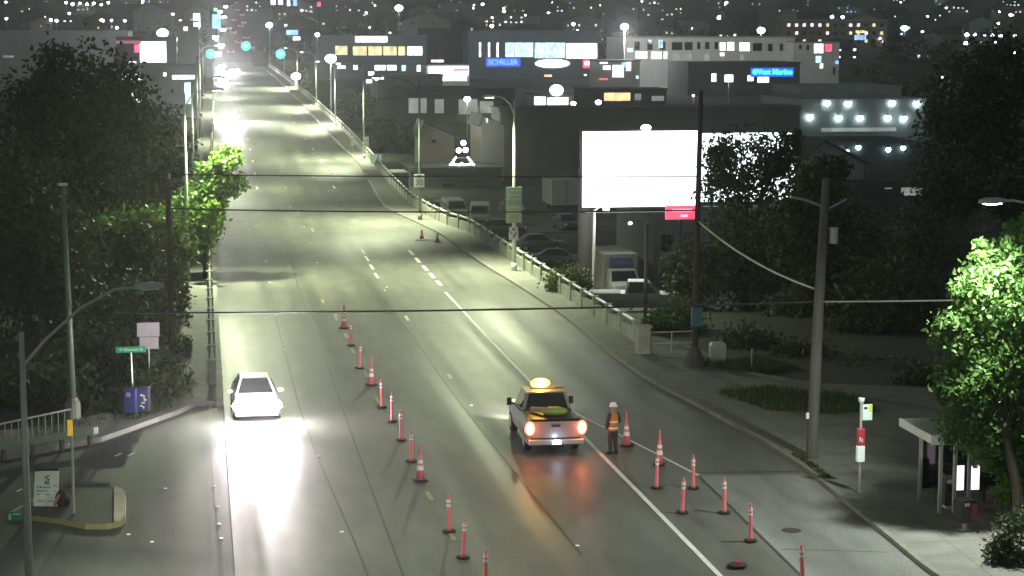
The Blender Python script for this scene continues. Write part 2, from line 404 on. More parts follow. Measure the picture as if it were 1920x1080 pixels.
# right side of the bridge (behind the parapet line)
def rbase(px, Y): return Vector((Rp(Y)-.35, Y, dz(Y)+.14))
def px_h(px, py, b): return up_to(px, py, b)-b.z
for px, Y, top, lab, ar in ((787,157,150,'tall pale lamp post carrying the speed limit sign on the right parapet', -3.2),
                            (964,122,188,'lamp post with large brown sign panels above the right parapet', -1.3),
                            (683,228,122,'lamp post with small signs halfway along the right parapet', -2.6),
                            (630,290,118,'thin lamp post below the blinding white globe beyond the right parapet', -2.2),
                            (595,345,100,'slim lamp post far along the right parapet left of the yellow lit windows', -2.2),
                            (560,430,92,'farthest slim lamp post on the right parapet before the junction', -2.2)):
    bs = rbase(px, Y); bs.x = aty(px, 300, Y).x
    street_lamp(bs, px_h(px, top, bs), (ar, -.3), lab, 40000 if Y > 130 else 23000, m=M_GREENP if Y in (157,) else M_GALV, aim=(-.35,-.05,-1) if Y > 130 else (-.45,-.3,-1), cone=138 if Y > 130 else 150)
# left side of the bridge
for px, Y, top, lab, ar in ((348,120,176,'tall pale lamp post on the left pavement in front of the trees', 1.6),
                            (362,190,150,'lamp post on the left pavement behind the lit maple branch', 2.2),
                            (372,255,105,'lamp post on the left pavement beside the distant oncoming car', 2.4),
                            (378,320,88,'distant lamp post on the left pavement of the bridge', 2.4),
                            (384,390,78,'farthest lamp post on the left pavement near the green signals', 2.4)):
    bs = Vector((aty(px, 300, Y).x, Y, dz(Y)+.14))
    street_lamp(bs, px_h(px, top, bs), (ar, 0), lab, 24000 if Y>120 else 26000, aim=(.4,-.05,-1) if Y > 130 else (.35,-.6,-1), cone=138 if Y > 130 else 150)
# near lamps
bs = at(1960, 1010); bs = Vector((25.0, 54.6, .14))
street_lamp(bs, up_to(1900, 380, bs)-bs.z-.1, (-2.0, -.5), 'lit street lamp with curved arm above the bright green tree', 9500, 'street lamps by the near pavement', (.93,1,.88), 138, lens=glow('lens_near', (.75,.88,1), 60), aim=(-.35,.2,-1))
bs = at(57, 1150); street_lamp(bs, up_to(57, 622, bs), (2.9, 1.6), 'street lamp with long bowed arm at the near left corner', 3800, 'street lamps by the near pavement', col=(.92,1,.78), m=M_GALV, lens=M_REFL, rise=3.2, r=.10, cone=140, aim=(.55,.1,-1))  # post is real, its light is added to brighten the near road
# green steel pole on a stone base, bare wood pole
p = at(137, 790); r_ = empty('steel_pole', 'tall bare green steel pole on a stubby base behind the picket railing', 'pole', p)
h = up_to(129, 348, p); b = MB(); b.tube([(0,0,.9),(-.04,0,h*.5),(-.12,0,h)], [.15,.12,.07], 10); b.build('shaft', M_GREENP, r_, True)
b = MB(); b.tube([(0,0,-.1),(0,0,.75),(0,0,.95)], [.3,.3,.17], 12); b.build('base', M_PARA, r_); b = MB(); b.box((-.12,0,h+.05),(.34,.16,.1)); b.build('cap', M_GALV, r_)
p = at(322, 655); POLE_L = p; r_ = empty('utility_pole', 'dark wooden pole among the bushes left of the bridge pavement', 'utility pole', p)
hL = up_to(318, 335, p); b = MB(); b.tube([(0,0,-.2),(-.02,0,hL)], [.17,.12], 10); b.build('shaft', M_WOOD, r_); b = MB(); b.tube([(0.08,0,hL),(0.08,0,hL+.25)], .04, 6); b.build('insulator', M_GALV, r_)
p = at(1302, 692); POLE_M = p; r_ = empty('utility_pole', 'dark wooden pole with a teal box between billboard and trees', 'utility pole', p)
hM = up_to(1309, 170, p); b = MB(); b.tube([(0,0,-.2),(.05,0,hM*.5),(.15,0,hM)], [.15,.13,.10], 10); b.build('shaft', M_WOOD, r_)
b = MB(); b.tube([(0,0,-.1),(0,0,.5),(0,0,1.0)], [.55,.42,.22], 8); b.build('base', mat('dark_stone', (.09,.085,.075), .9), r_)
b = MB(); b.box((0.02,-.24,2.4),(.5,.16,.85)); b.build('box', mat('teal_paint', (.07,.16,.2), .5), r_, bevel=.02)
p = at(1521, 866); POLE_R = p; r_ = empty('utility_pole', 'tall grey timber utility pole rising from the grass by the kerb', 'utility pole', p)
hR = up_to(1545, 335, p); b = MB(); b.tube([(0,0,-.2),(.14,0,hR*.5),(.34,0,hR)], [.21,.19,.14], 12); b.build('shaft', M_WOODL, r_)
b = MB(); b.tube([(.30,0,hR-1.0),(-.45,-.1,hR-.72),(-1.0,-.2,hR-.6)], .05, 6); b.build('bracket', M_STEEL, r_)
b = MB(); b.tube([(.34,0,hR-1.1),(.8,-.1,hR-.85),(1.05,-.1,hR-.72)], .035, 6); b.build('bracket', M_STEEL, r_)
b = MB(); b.tube([(.62,-.1,hR-2.25),(.62,-.1,hR-1.7)], .16, 10); b.build('transformer', M_GALV, r_)
b = MB(); b.box((-.23,-.2,1.7),(.1,.04,.22)); b.build('tag_plate', M_REFL, r_)
# wires
def wire(label, a, c, sag, r=.022, m=M_WIRE):
    root = empty('overhead_wire', label, 'wire', a); d = Vector(c)-Vector(a)
    b = MB(); b.tube([d*(i/24) + Vector((0,0,-sag*4*(i/24)*(1-i/24))) for i in range(25)], r, 5); b.build('cable', m, root, True)
def onpole(p, z, dx=0): return Vector((p.x+dx, p.y, z))
zL = lambda py: up_to(320, py, POLE_L)
wire('thin black wire crossing the bridge lanes just below the lit branch', onpole(POLE_L, up_to(320,391,POLE_L)), onpole(POLE_M, up_to(1302,394,POLE_M)), .12, .036)
wire('thin dark wire crossing the far bridge lanes at the height of the speed sign', onpole(POLE_L, hL+.2, .08), onpole(POLE_M, up_to(1302,331,POLE_M), .05), .05, .03)
pA = at(137,790); pA = Vector((pA.x, pA.y, up_to(135,586,pA)))
wire('black wire crossing the whole road above the row of cones', pA, onpole(POLE_R, up_to(1532,566,POLE_R), .15), .12, .036)
wire('pale wire running from the timber pole into the bright green tree', onpole(POLE_R, up_to(1532,566,POLE_R), .15), Vector((27.5, 58, up_to(1900,553,Vector((27.5,58,0))))), .03, .03, M_CABLE)
wire('thick pale cable sagging from the dark pole to the timber pole', onpole(POLE_M, up_to(1312,415,POLE_M), .1), onpole(POLE_R, up_to(1527,543,POLE_R), .1), .32, .045, M_CABLE)

# ================================================================ cones and delineators
def delineator_proto():
    r = empty('delineator', 'x', 'delineator')
    b = MB(); b.prism([(.2*math.cos(R(45*k+22.5)), .2*math.sin(R(45*k+22.5))) for k in range(8)], .004, .06); b.build('base', M_RUB, r)
    b = MB(); b.tube([(0,0,.06),(0,0,.12),(0,0,1.0),(0,0,1.06)], [.085,.062,.058,.045], 12); b.tube([(0,0,1.06),(0,0,1.16)], [.03,.025], 8); b.build('tube', M_ORANGE, r, True)
    for z in (.80, .93):
        b = MB(); b.tube([(0,0,z),(0,0,z+.075)], .0635, 12); b.build('reflective_band', M_REFL, r)
    return r
def cone_proto(h=.9, top=True):
    r = empty('traffic_cone', 'x', 'traffic cone')
    b = MB(); b.prism([(.21,.21),(-.21,.21),(-.21,-.21),(.21,-.21)], .004, .05); b.build('base', M_RUB, r, bevel=.01)
    b = MB(); rr = lambda z: .165-.115*z/h
    b.tube([(0,0,.05),(0,0,h)], [rr(.05), rr(h)], 14); b.build('cone_body', M_ORANGE, r, True)
    for z, w in ((h*.42,.15),(h*.68,.11)):
        b = MB(); b.tube([(0,0,z),(0,0,z+w)], [rr(z)+.005, rr(z+w)+.005], 14); b.build('reflective_collar', M_REFL, r)
    if top: b = MB(); b.tube([(0,0,h),(0,0,h+.30)], [.04,.03], 8); b.ball((0,0,h+.30), .045, 8, 5); b.build('topper', M_ORANGE, r)
    return r
dp = delineator_proto(); cp = cone_proto(); sp = cone_proto(.71, False); used = {}
def put(proto, px, py, label, group, lean=0):
    o = proto if id(proto) not in used else copy_tree(proto); used[id(proto)] = 1
    p = at(px, py); o.location = (p.x, p.y, .006 if py < 1000 or px < 1300 else .01); o.rotation_euler = (R(lean), R(lean*.7), px*.7); o['label'] = label; o['group'] = group
G1 = 'channelizer posts along the yellow centre line'; G2 = 'channelizer posts closing the kerb lane'
for i, (px, py, k, lb) in enumerate(((645,616,'c','tall banded orange cone at the far end of the centre row'), (658,648,'d','slim orange post just behind the far tall cone'), (674,691,'d','slim orange post one place before the second tall cone'),
        (696,722,'c','tall banded cone amid slim posts level with the headlit car roof'), (716,764,'d','slim dull post nearest behind the second tall cone'), (735,791,'d','slim dim post sixth along the centre row from the far end'),
        (752,826,'d','slim orange post level with the work truck tail lights'), (771,866,'d','slim orange post just before the nearest tall centre cone'), (788,902,'c','fat banded cone nearest to the camera in the centre row'),
        (842,998,'d','slim orange post beside a yellow paint dash'), (868,1047,'d','tallest slim post near the bottom of the centre row'), (911,1108,'d','slim post cut off by the bottom of the view'))):
    put({'c':cp,'d':dp}[k], px, py, lb, G1, (i*7%5-2)*1.5)
for i, (px, py, k, lb) in enumerate(((1175,836,'c','tall banded cone right beside the worker'), (1236,872,'c','tall banded cone half hidden behind a slim post'), (1231,916,'d','slim orange post overlapping the tall cone behind it'),
        (1300,917,'d','slim orange post at the tip of the concrete pad'), (1279,963,'d','slim orange post between the white line and the pad edge'), (1358,963,'d','slim orange post standing on the edge of the concrete pad'),
        (1407,1016,'d','slim orange post behind the hexagonal rubber base'), (1505,1098,'d','slim orange post on the pad cut off by the bottom of the view'))):
    put({'c':cp,'d':dp}[k], px, py, lb, G2, (i*5%4-1.5)*1.7)
put(sp, 791, 449, 'small orange cone standing over a toppled sign by the far parapet', 'two small cones by the parapet')
put(sp, 820, 454, 'small orange cone standing alone nearest the bridge parapet', 'two small cones by the parapet')
# toppled sign under the small cones
p = at(795, 451); r_ = empty('toppled_sign', 'white and orange barrier board lying flat by two small cones', 'sign', p, .1)
b = MB(); b.box((0,0,.06),(1.35,.25,.05)); b.build('board', M_REFL, r_); b = MB(); b.box((.2,.4,.04),(.06,.8,.05)); b.box((-.3,.4,.04),(.06,.8,.05)); b.build('leg', M_ORANGE, r_)
# hexagonal rubber base
p = at(1382, 1064); r_ = empty('rubber_base', 'black hexagonal rubber base with a red stub lying on the road', 'post base', (p.x, p.y, .01))
b = MB(); b.prism([(.3*math.cos(R(60*k)), .3*math.sin(R(60*k))) for k in range(6)], 0, .1); b.build('base', M_RUB, r_, bevel=.03)
b = MB(); b.tube([(.02,-.02,.1),(.02,-.02,.17)], [.11,.09], 12); b.build('stub', mat('red_plastic', (.45,.03,.05), .5), r_)
# raised road markers
M_RPM = mat('marker_reflector_glow', (.9,.9,.86), .25, emit=(1,1,.9), es=.35, sample=False)  # faint glow stands in for the light the marker returns
q0 = None
def rpm(px, py, lb):
    global q0
    if q0 is None:
        q0 = empty('road_marker', lb, 'road marker', (0,0,0), 0, 'raised reflective road markers')
        b = MB(); b.loft([[(-.06,-.06,0),(.06,-.06,0),(.06,.06,0),(-.06,.06,0)],[(-.045,-.03,.025),(.045,-.03,.025),(.045,.03,.025),(-.045,.03,.025)]]); b.build('body', M_REFL, q0)
        b = MB(); b.quad((-.052,-.056,.004),(.052,-.056,.004),(.044,-.034,.024),(-.044,-.034,.024)); b.build('reflector', M_RPM, q0); o = q0
    else: o = copy_tree(q0)
    p = at(px, py); o.location = (p.x, p.y, dz(p.y)+.014); o['label'] = lb
A = 'raised white marker on the seam beside the oncoming lane'; B_ = 'raised white marker on the lane seam left of the work truck'; D_ = 'raised white marker on the edge seam left of the glare streak'; E_ = 'lone raised marker on the junction between island and glare'
for px, py in ((499,490),(506,530),(517,592),(533,656),(597,856),(641,998)): rpm(px, py, A)
for px, py in ((725,539),(721,545),(790,628),(818,668),(884,761),(1083,1024)): rpm(px, py, B_)
for px, py in ((400,912),(408,951),(411,983),(415,1010)): rpm(px, py, D_)
for px, py in ((310,917),(285,1017),(241,1003)): rpm(px, py, E_)
Z_ = 'tiny raised marker on the bridge deck seams beyond the top of the cone row'
for px, py in ((587,337),(616,361),(656,427),(631,384),(560,398),(570,425),(582,457),(595,493),(490,461),(480,425)): rpm(px, py, Z_)
# manhole
p = at(1484, 995); r_ = empty('manhole_cover', 'round iron manhole cover set in the concrete pad', 'manhole cover', (p.x, p.y, .009))
b = MB(); b.tube([(0,0,-.02),(0,0,.006)], .3, 20); b.build('lid', mat('cast_iron', (.05,.048,.045), .7, .4), r_)
# ================================================================ vehicles
M_TYRE = mat('tyre', (.02,.02,.02), .85); M_RIM = mat('rim', (.4,.4,.42), .35, .8)
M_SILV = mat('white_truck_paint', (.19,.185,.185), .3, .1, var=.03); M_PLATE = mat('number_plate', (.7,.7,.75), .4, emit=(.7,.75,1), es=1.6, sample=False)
HEAD = glow('headlight', (1,.97,1), 400); TAIL = glow('tail_light', (1,.22,.06), 30); AMBR = glow('amber_lens', (1,.5,.02), 2.5); TAIL_HALO = glow('tail_halo', (1,.13,.04), 2.2); AMB = glow('amber', (1,.6,.08), 60); FHEAD = glow('far_headlight', (1,.98,1), 260); FTAIL = glow('far_tail', (1,.06,.16), 4)
def wheel(parent, x, y, r=.34, w=.22):
    b = MB(); b.tube([(x-w/2,y,r),(x-w/2+.03,y,r),(x+w/2-.03,y,r),(x+w/2,y,r)], [r*.92,r,r,r*.92], 18); o = b.build('wheel', M_TYRE, parent)
    s = 1 if x > 0 else -1
    b = MB(); b.tube([(x+s*(w/2-.02),y,r),(x+s*(w/2+.012),y,r)], [r*.62,r*.55], 14); b.build('rim', M_RIM, o)
def sec(y, w, zb, zt, k=.93): zm = zb+(zt-zb)*.55; return [(-w*.94,y,zb),(w*.94,y,zb),(w,y,zm),(w*k,y,zt),(-w*k,y,zt),(-w,y,zm)]
def panel(name, q, parent, m, sc=.86, off=.012):
    q = [Vector(p) for p in q]; c = sum(q, Vector())/len(q); n = (q[1]-q[0]).cross(q[2]-q[1]).normalized()
    out = n if n.dot(c-Vector((0, c.y*.7, .9))) > 0 else -n
    a = [c+(p-c)*sc+out*off for p in q]; d = [p-out*.02 for p in a]; b = MB(); b.loft([d, a]); return b.build(name, m, parent)
def cabin(parent, pts0, pts1, paint, roofname='cabin'):
    "pts0 bottom rectangle, pts1 roof rectangle: front left, front right, rear right, rear left"
    b = MB(); b.loft([pts0, pts1]); o = b.build(roofname, paint, parent, bevel=.04)
    P0, P1 = pts0, pts1
    panel('windscreen', [P0[0],P0[1],P1[1],P1[0]], parent, M_GLASS); panel('rear_window', [P0[2],P0[3],P1[3],P1[2]], parent, M_GLASS)
    panel('side_window', [P0[1],P0[2],P1[2],P1[1]], parent, M_GLASS, .84); panel('side_window', [P0[3],P0[0],P1[0],P1[3]], parent, M_GLASS, .84)
def make_car(label, cat, loc, rz, paint, kind='sedan', head=None, tail=None, group=None, name='car', wheels=True, power=0, spill=0, lampr=1):
    tl = lampr if tail else 1
    "front faces -y"
    r = empty(name, label, cat, loc, rz, group)
    if kind == 'sedan':
        b = MB(); b.loft([sec(-2.25,.72,.30,.62),sec(-2.1,.86,.2,.74),sec(-1.2,.9,.18,.90),sec(-.8,.9,.18,.94),sec(1.5,.9,.18,.97),sec(2.1,.86,.22,.95),sec(2.28,.76,.34,.86)]); b.build('body', paint, r, bevel=.04)
        cabin(r, [(-.80,-1.0,.90),(.80,-1.0,.90),(.80,1.75,.94),(-.80,1.75,.94)], [(-.58,-.25,1.43),(.58,-.25,1.43),(.58,.95,1.43),(-.58,.95,1.43)], paint)
        L, W, hz, tz = 2.2, .66, .66, .78; wy = 1.35
    elif kind == 'van':
        b = MB(); b.loft([sec(-2.5,.85,.35,.95),sec(-2.35,.95,.3,1.15),sec(-1.7,.98,.3,1.3,.97),sec(-.9,.98,.3,2.15,.88),sec(2.4,.98,.3,2.2,.9),sec(2.5,.95,.35,2.1,.9)]); b.build('body', paint, r, bevel=.05)
        panel('windscreen', [(-.93,-1.68,1.33),(.93,-1.68,1.33),(.84,-.98,2.05),(-.84,-.98,2.05)], r, M_GLASS, .88, .02)
        L, W, hz, tz = 2.45, .72, .85, 1.0; wy = 1.6
        b = MB(); b.box((0,-2.52,.72),(1.1,.05,.25)); b.build('grille', M_DARK, r)
    elif kind == 'boxtruck':
        b = MB(); b.loft([sec(-3.3,.9,.45,1.15),sec(-3.15,1.02,.4,1.35),sec(-2.5,1.05,.4,1.5,.97),sec(-1.9,1.05,.4,2.25,.86),sec(-1.5,1.05,.4,2.3,.9)]); b.build('cab', paint, r, bevel=.05)
        b = MB(); b.bb(-1.18,1.18,-1.45,3.6,.75,3.25); b.build('cargo_box', mat('cream_box', (.22,.215,.18), .5), r, bevel=.03)
        b = MB(); b.bb(-.4,.4,-1.5,3.5,.45,.74); b.build('chassis', M_DARK, r)
        panel('windscreen', [(-1.0,-2.48,1.52),(1.0,-2.48,1.52),(.86,-1.95,2.18),(-.86,-1.95,2.18)], r, M_GLASS, .9, .02)
        b = MB(); b.box((0,-3.32,.85),(1.2,.05,.35)); b.build('grille', M_DARK, r)
        b = MB(); b.box((0,-1.5,2.72),(1.5,.06,.55)); b.build('blue_panel', mat('blue_panel', (.07,.1,.22), .5), r)
        L, W, hz, tz = 3.25, .78, 1.0, 1.0; wy = 2.1
    else:   # pickup-like light truck, plain
        b = MB(); b.loft([sec(-2.7,.85,.42,.95),sec(-2.5,.98,.36,1.08),sec(-1.3,1.0,.36,1.15),sec(2.6,1.0,.36,1.18),sec(2.75,.96,.42,1.15)]); b.build('body', paint, r, bevel=.04)
        cabin(r, [(-.9,-1.5,1.13),(.9,-1.5,1.13),(.9,.6,1.13),(-.9,.6,1.13)], [(-.7,-.75,1.85),(.7,-.75,1.85),(.7,.4,1.85),(-.7,.4,1.85)], paint)
        b = MB(); b.bb(-.82,.82,.85,2.6,1.17,1.2); b.build('bed_liner', M_DARK, r)
        L, W, hz, tz = 2.68, .74, .85, .95; wy = 1.75
    if wheels:
        for x in (-.8, .8):
            for y in (-wy, wy): wheel(r, x, y)
    for s in (-1, 1):
        b = MB(); b.ball((s*W, -L, hz), (.15*lampr,.07*lampr,.1*lampr), 10, 6); b.build('headlight', head or M_REFL, r)  # lamps scaled up to imitate their glare
        b = MB(); b.box((s*(W+.02), L+.04, tz), (.28*tl,.06*tl,.16*tl)); b.build('tail_light', tail or mat('dull_red', (.3,.02,.02), .4), r, bevel=.015)
        b = MB(); b.ball((s*1.0, -.75, 1.0), (.12,.07,.08), 8, 5); b.build('wing_mirror', paint, r)
        if power: lamp('SPOT', 'headlight_beam', r, (s*W, -L-.12, hz), power, (1,.80,.89), .09, (0,-1,.03), 40, 1.0)
        if spill: lamp('POINT', 'glare_fill', r, (s*W, -L-.75, hz+.22), spill, (1,.95,.98), .1)  # added fill floating ahead of the bumper, whitens road and hood
    return r
P_DARK = mat('dark_car_paint', (.05,.045,.05), .25, .2); P_GREY = mat('grey_car_paint', (.16,.16,.17), .3, .3); P_WHITE = mat('white_car_paint', (.55,.55,.54), .35); P_LOT = mat('van_paint', (.27,.27,.27), .4); P_BLUE = mat('blue_car_paint', (.05,.07,.13), .3, .2)

# oncoming car with blinding headlights
p = at(481, 792); HL = make_car('oncoming car with blinding white headlights in the left lane', 'car', (p.x, p.y+2.2, 0.004), R(1), P_WHITE, 'sedan', HEAD, power=17000, spill=900, lampr=2.0)
b = MB(); b.box((0,-2.26,.45),(.5,.03,.13)); b.build('number_plate', M_REFL, HL); b = MB(); b.box((0,-2.24,.6),(.8,.05,.16)); b.build('grille', M_DARK, HL)
# far oncoming car
p = at(432, 246); p = Vector((aty(432,200,305).x, 305, dz(305))); make_car('distant oncoming car hidden in one round white glare on the bridge', 'car', p, R(2), P_GREY, 'sedan', FHEAD, power=190000, spill=20000, lampr=3)
for px, Y, lb in ((418,470,'leading car of the far oncoming headlight cluster at the bridge crest'), (425,545,'second car of the far headlight cluster in the oncoming lane'), (440,560,'car beside the far headlight cluster in the inner oncoming lane'), (415,610,'last car of the headlight cluster below the green signal')):
    make_car(lb, 'car', (aty(px,150,Y).x, Y, dz(Y)), R(2), P_DARK, 'sedan', FHEAD, group='far oncoming cars', power=130000, spill=8000, lampr=3)

# work pickup, front faces +y
def make_pickup(loc, rz):
    r = empty('work_pickup', 'white work pickup with flashing amber beacon and glowing tail lights', 'pickup truck', loc, rz)
    S = lambda y, w, zb, zt, k=.95: sec(y, w, zb, zt, k)
    b = MB(); b.loft([S(.55,1.0,.42,1.30,.97),S(2.1,1.0,.40,1.30,.97)]); b.loft([S(2.1,1.0,.40,1.22),S(4.1,1.0,.40,1.18),S(5.3,.97,.42,1.10),S(5.65,.85,.5,.95)])
    b.build('body', M_SILV, r, bevel=.04)
    for s in (-1, 1): b = MB(); b.bb(s*.97-.07, s*.97+.07, .02, .60, .45, 1.33); b.build('bed_side', M_SILV, r, bevel=.03)
    b = MB(); b.bb(-.88,.88,.1,2.05,1.31,1.325); b.bb(-.88,.88,.08,.6,.6,.70); b.build('bed_floor', M_DARK, r)
    b = MB(); b.bb(-.90,.90,-.02,.06,.66,1.26); b.build('tailgate', M_SILV, r, bevel=.02)
    b = MB(); b.bb(-.16,.16,-.045,-.022,1.06,1.14); b.build('tailgate_handle', M_DARK, r)
    b = MB(); b.bb(-1.0,1.0,-.20,-.03,.44,.63); b.build('rear_bumper', M_STEEL, r, bevel=.03)
    b = MB(); b.bb(-.17,.17,-.225,-.205,.46,.61); b.build('number_plate', M_PLATE, r)
    lamp('POINT', 'plate_lamp', r, (0,-.32,.66), 10, (.7,.78,1), .03)
    c0 = [(-.92,4.15,1.17),(.92,4.15,1.17),(.92,2.05,1.28),(-.92,2.05,1.28)]; c1 = [(-.72,3.5,1.92),(.72,3.5,1.92),(.74,2.25,1.92),(-.74,2.25,1.92)]
    cabin(r, c0, c1, M_SILV, 'cab')
    for s in (-1, 1):
        b = MB(); b.tube([(s*.95,3.7,1.22),(s*1.12,3.68,1.28)], .03, 6); b.box((s*1.17,3.66,1.34),(.16,.09,.28)); b.build('wing_mirror', M_DARK, r)
        b = MB(); b.ball((s*.94,-.02,1.02), (.19,.06,.27), 12, 8); tl = b.build('tail_light', TAIL_HALO, r, True); b = MB(); b.ball((s*.94,-.06,1.02), (.125,.06,.19), 12, 8); b.build('bulb', TAIL, tl, True)  # outer red ball is the lamp's halo built as a shape
        lamp('POINT', 'tail_glow', r, (s*.94,-.34,1.02), 26, (1,.20,.08), .08)
        b = MB(); b.ball((s*.72,5.62,.85), (.15,.06,.1)); b.build('headlight', M_REFL, r)
        lamp('SPOT', 'headlight_beam', r, (s*.72,5.75,.85), 2500, (1,.95,.85), .06, (0,1,-.08), 70, .8)
        for y in (1.2, 4.65): wheel(r, s*.86, y, .40, .26)
    b = MB(); b.box((0,2.95,1.96),(1.0,.26,.06)); b.box((.55,2.9,1.98),(.36,.24,.10)); b.build('beacon_mount', M_SILV, r, bevel=.02)
    b = MB(); b.ball((-.1,2.95,2.12), (.38,.17,.19), 14, 8); bc = b.build('beacon', AMBR, r, True); b = MB(); b.ball((-.1,2.86,2.12), (.26,.12,.125), 12, 8); b.build('bulb', AMB, bc, True)  # dome swollen to imitate the beacon's bloom
    lamp('POINT', 'beacon_light', r, (-.1,2.75,2.46), 110, (1,.50,.06), .12)
    return r
p = at(1042, 855); PK = make_pickup((p.x, p.y, .004), R(-1))
q = empty('equipment_bundle', 'lime and tan bundle of gear lying in the pickup bed', 'work gear', (p.x, p.y+.9, 1.345), R(-8))
b = MB(); b.ball((.1,0,.12), (.5,.35,.16), 12, 6); b.build('sack', mat('lime_cloth', (.28,.34,.07), .8), q); b = MB(); b.tube([(-.7,.5,.1),(-.1,-.2,.2)], .09, 8); b.build('roll', mat('tan_cloth', (.3,.22,.14), .8), q)

# cars climbing the avenue on the hill
HG = 'tail lights of cars climbing the far avenue'; HH = 'headlights of cars coming down the far avenue'
for i, (px, Y) in enumerate(((432,860),(447,960),(438,1080),(452,1180),(440,1290),(455,1400),(446,1530),(470,900),(436,1650),(462,1010),(430,1140),(458,1240),(444,1750),(466,1560))):
    make_car('far car on the hill avenue showing red tail lights', 'car', (aty(px,60,Y).x, Y, dz(Y)+.26), R(0), P_DARK, 'sedan', tail=FTAIL, lampr=6.5, group=HG, wheels=False)
for i, (px, Y) in enumerate(((408,850),(414,930),(404,1020),(418,1120),(409,1230),(420,1350),(413,1480),(424,1620))):
    make_car('far car on the hill avenue showing white headlights', 'car', (aty(px,60,Y).x, Y, dz(Y)+.26), R(0), P_DARK, 'sedan', head=FHEAD, lampr=5, group=HH, wheels=False)

# vehicles on the low lot beside the bridge
def lowcar(label, px, py, kind, paint, rz=0, cat='van', **k):
    z = -2.9
    for _ in range(4): p = at(px, py, z); z = gz(p.x, p.y)
    return make_car(label, cat, (p.x, p.y, z), R(rz), paint, kind, name=cat.replace(' ', '_'), group='vehicles parked below the bridge', **k)
lowcar('cream box truck with blue panel parked behind the white lamp pole', 1152, 562, 'boxtruck', P_LOT, 4, 'box truck')
lowcar('white pickup truck parked end on below the parapet', 1190, 590, 'light', P_LOT, 78, 'pickup truck')
lowcar('silver van facing the bridge beside the second parked van', 852, 415, 'van', P_LOT, 3)
lowcar('white van parked nearest to the tall brown sign panels', 900, 425, 'van', P_LOT, -8)
for i, (px, py, lb) in enumerate(((940,440,'dark car parked left of the sign pole'), (1010,470,'dark car parked right of the sign pole'), (1062,430,'dark blue car below the pale trailer'), (1050,500,'dark hatchback in front of the billboard column'), (870,345,'dark car parked in front of the string lights'), (960,400,'dark grey car in the middle of the low lot'))):
    lowcar(lb, px, py, 'sedan', (P_DARK, P_GREY, P_BLUE)[i%3], (80, 95, 5)[i%3], 'car')
for i, (px, py) in enumerate(((1142,204),(1156,204),(1170,204),(1184,204))):
    lowcar(('white van at the left end of the lit row behind the flat roof','second white van of the lit row behind the flat roof','third white van of the lit row behind the flat roof','white van at the right end of the lit row behind the flat roof')[i], px, py, 'van', P_LOT, 0)
def trailer(label, px, py, w, h, d, m):
    z = -2.9
    for _ in range(4): p = at(px, py, z); z = gz(p.x, p.y)
    r = empty('trailer', label, 'trailer', (p.x, p.y, z)); b = MB(); b.bb(-w/2,w/2,0,d,.55,.55+h); b.build('box', m, r, bevel=.03)
    b = MB(); b.bb(-w/2+.1,w/2-.1,.1,d,.4,.54); b.build('chassis', M_DARK, r)
    for x in (-w/2+.2, w/2-.2): wheel(r, x, d*.6)
    b = MB(); b.bb(-.03,.03,-.02,-.01,.6,.5+h); b.build('door_seam', M_DARK, r)
M_TRL = mat('trailer_skin', (.26,.27,.28), .5)
trailer('white box trailer parked just behind the far parapet', 745, 372, 2.5, 2.3, 5, M_TRL)
trailer('large pale box trailer left of the billboard column', 1062, 395, 3.0, 2.6, 6, M_TRL)
trailer('small open framed trailer beside the lamp post with the speed sign', 822, 408, 2.6, 1.0, 3, M_TRL)

# ================================================================ worker
def skin_mesh(name, J, E, m, parent, sub=1, root='pelvis'):
    names = list(J); idx = {n: i for i, n in enumerate(names)}
    me = bpy.data.meshes.new(name); me.from_pydata([J[n][0] for n in names], [(idx[a], idx[c]) for a, c in E], [])
    o = bpy.data.objects.new(name, me); C.objects.link(o); me.materials.append(m)
    md = o.modifiers.new('skin', 'SKIN')
    bm = bmesh.new(); bm.from_mesh(me); ly = bm.verts.layers.skin.verify(); bm.verts.ensure_lookup_table()
    for n in names:
        r_ = J[n][1]; bm.verts[idx[n]][ly].radius = (r_, r_) if not isinstance(r_, tuple) else r_; bm.verts[idx[n]][ly].use_root = (n == root)
    bm.to_mesh(me); bm.free(); md.use_smooth_shade = True
    s = o.modifiers.new('sub', 'SUBSURF'); s.levels = sub; s.render_levels = sub
    dg = bpy.context.evaluated_depsgraph_get(); nm = bpy.data.meshes.new_from_object(o.evaluated_get(dg)); o.modifiers.clear(); o.data = nm
    if parent: o.parent = parent
    return o
p = at(1149, 851); MAN = empty('person', 'worker in white hard hat and orange vest standing by the pickup', 'person', (p.x, p.y, .006), R(200))
Mskin = mat('skin', (.32,.2,.15), .6); Mcloth = mat('dark_workwear', (.035,.035,.04), .85); Mvest = mat('orange_vest', (.5,.15,.04), .7); Mstripe = mat('reflective_stripe', (.75,.75,.55), .35)
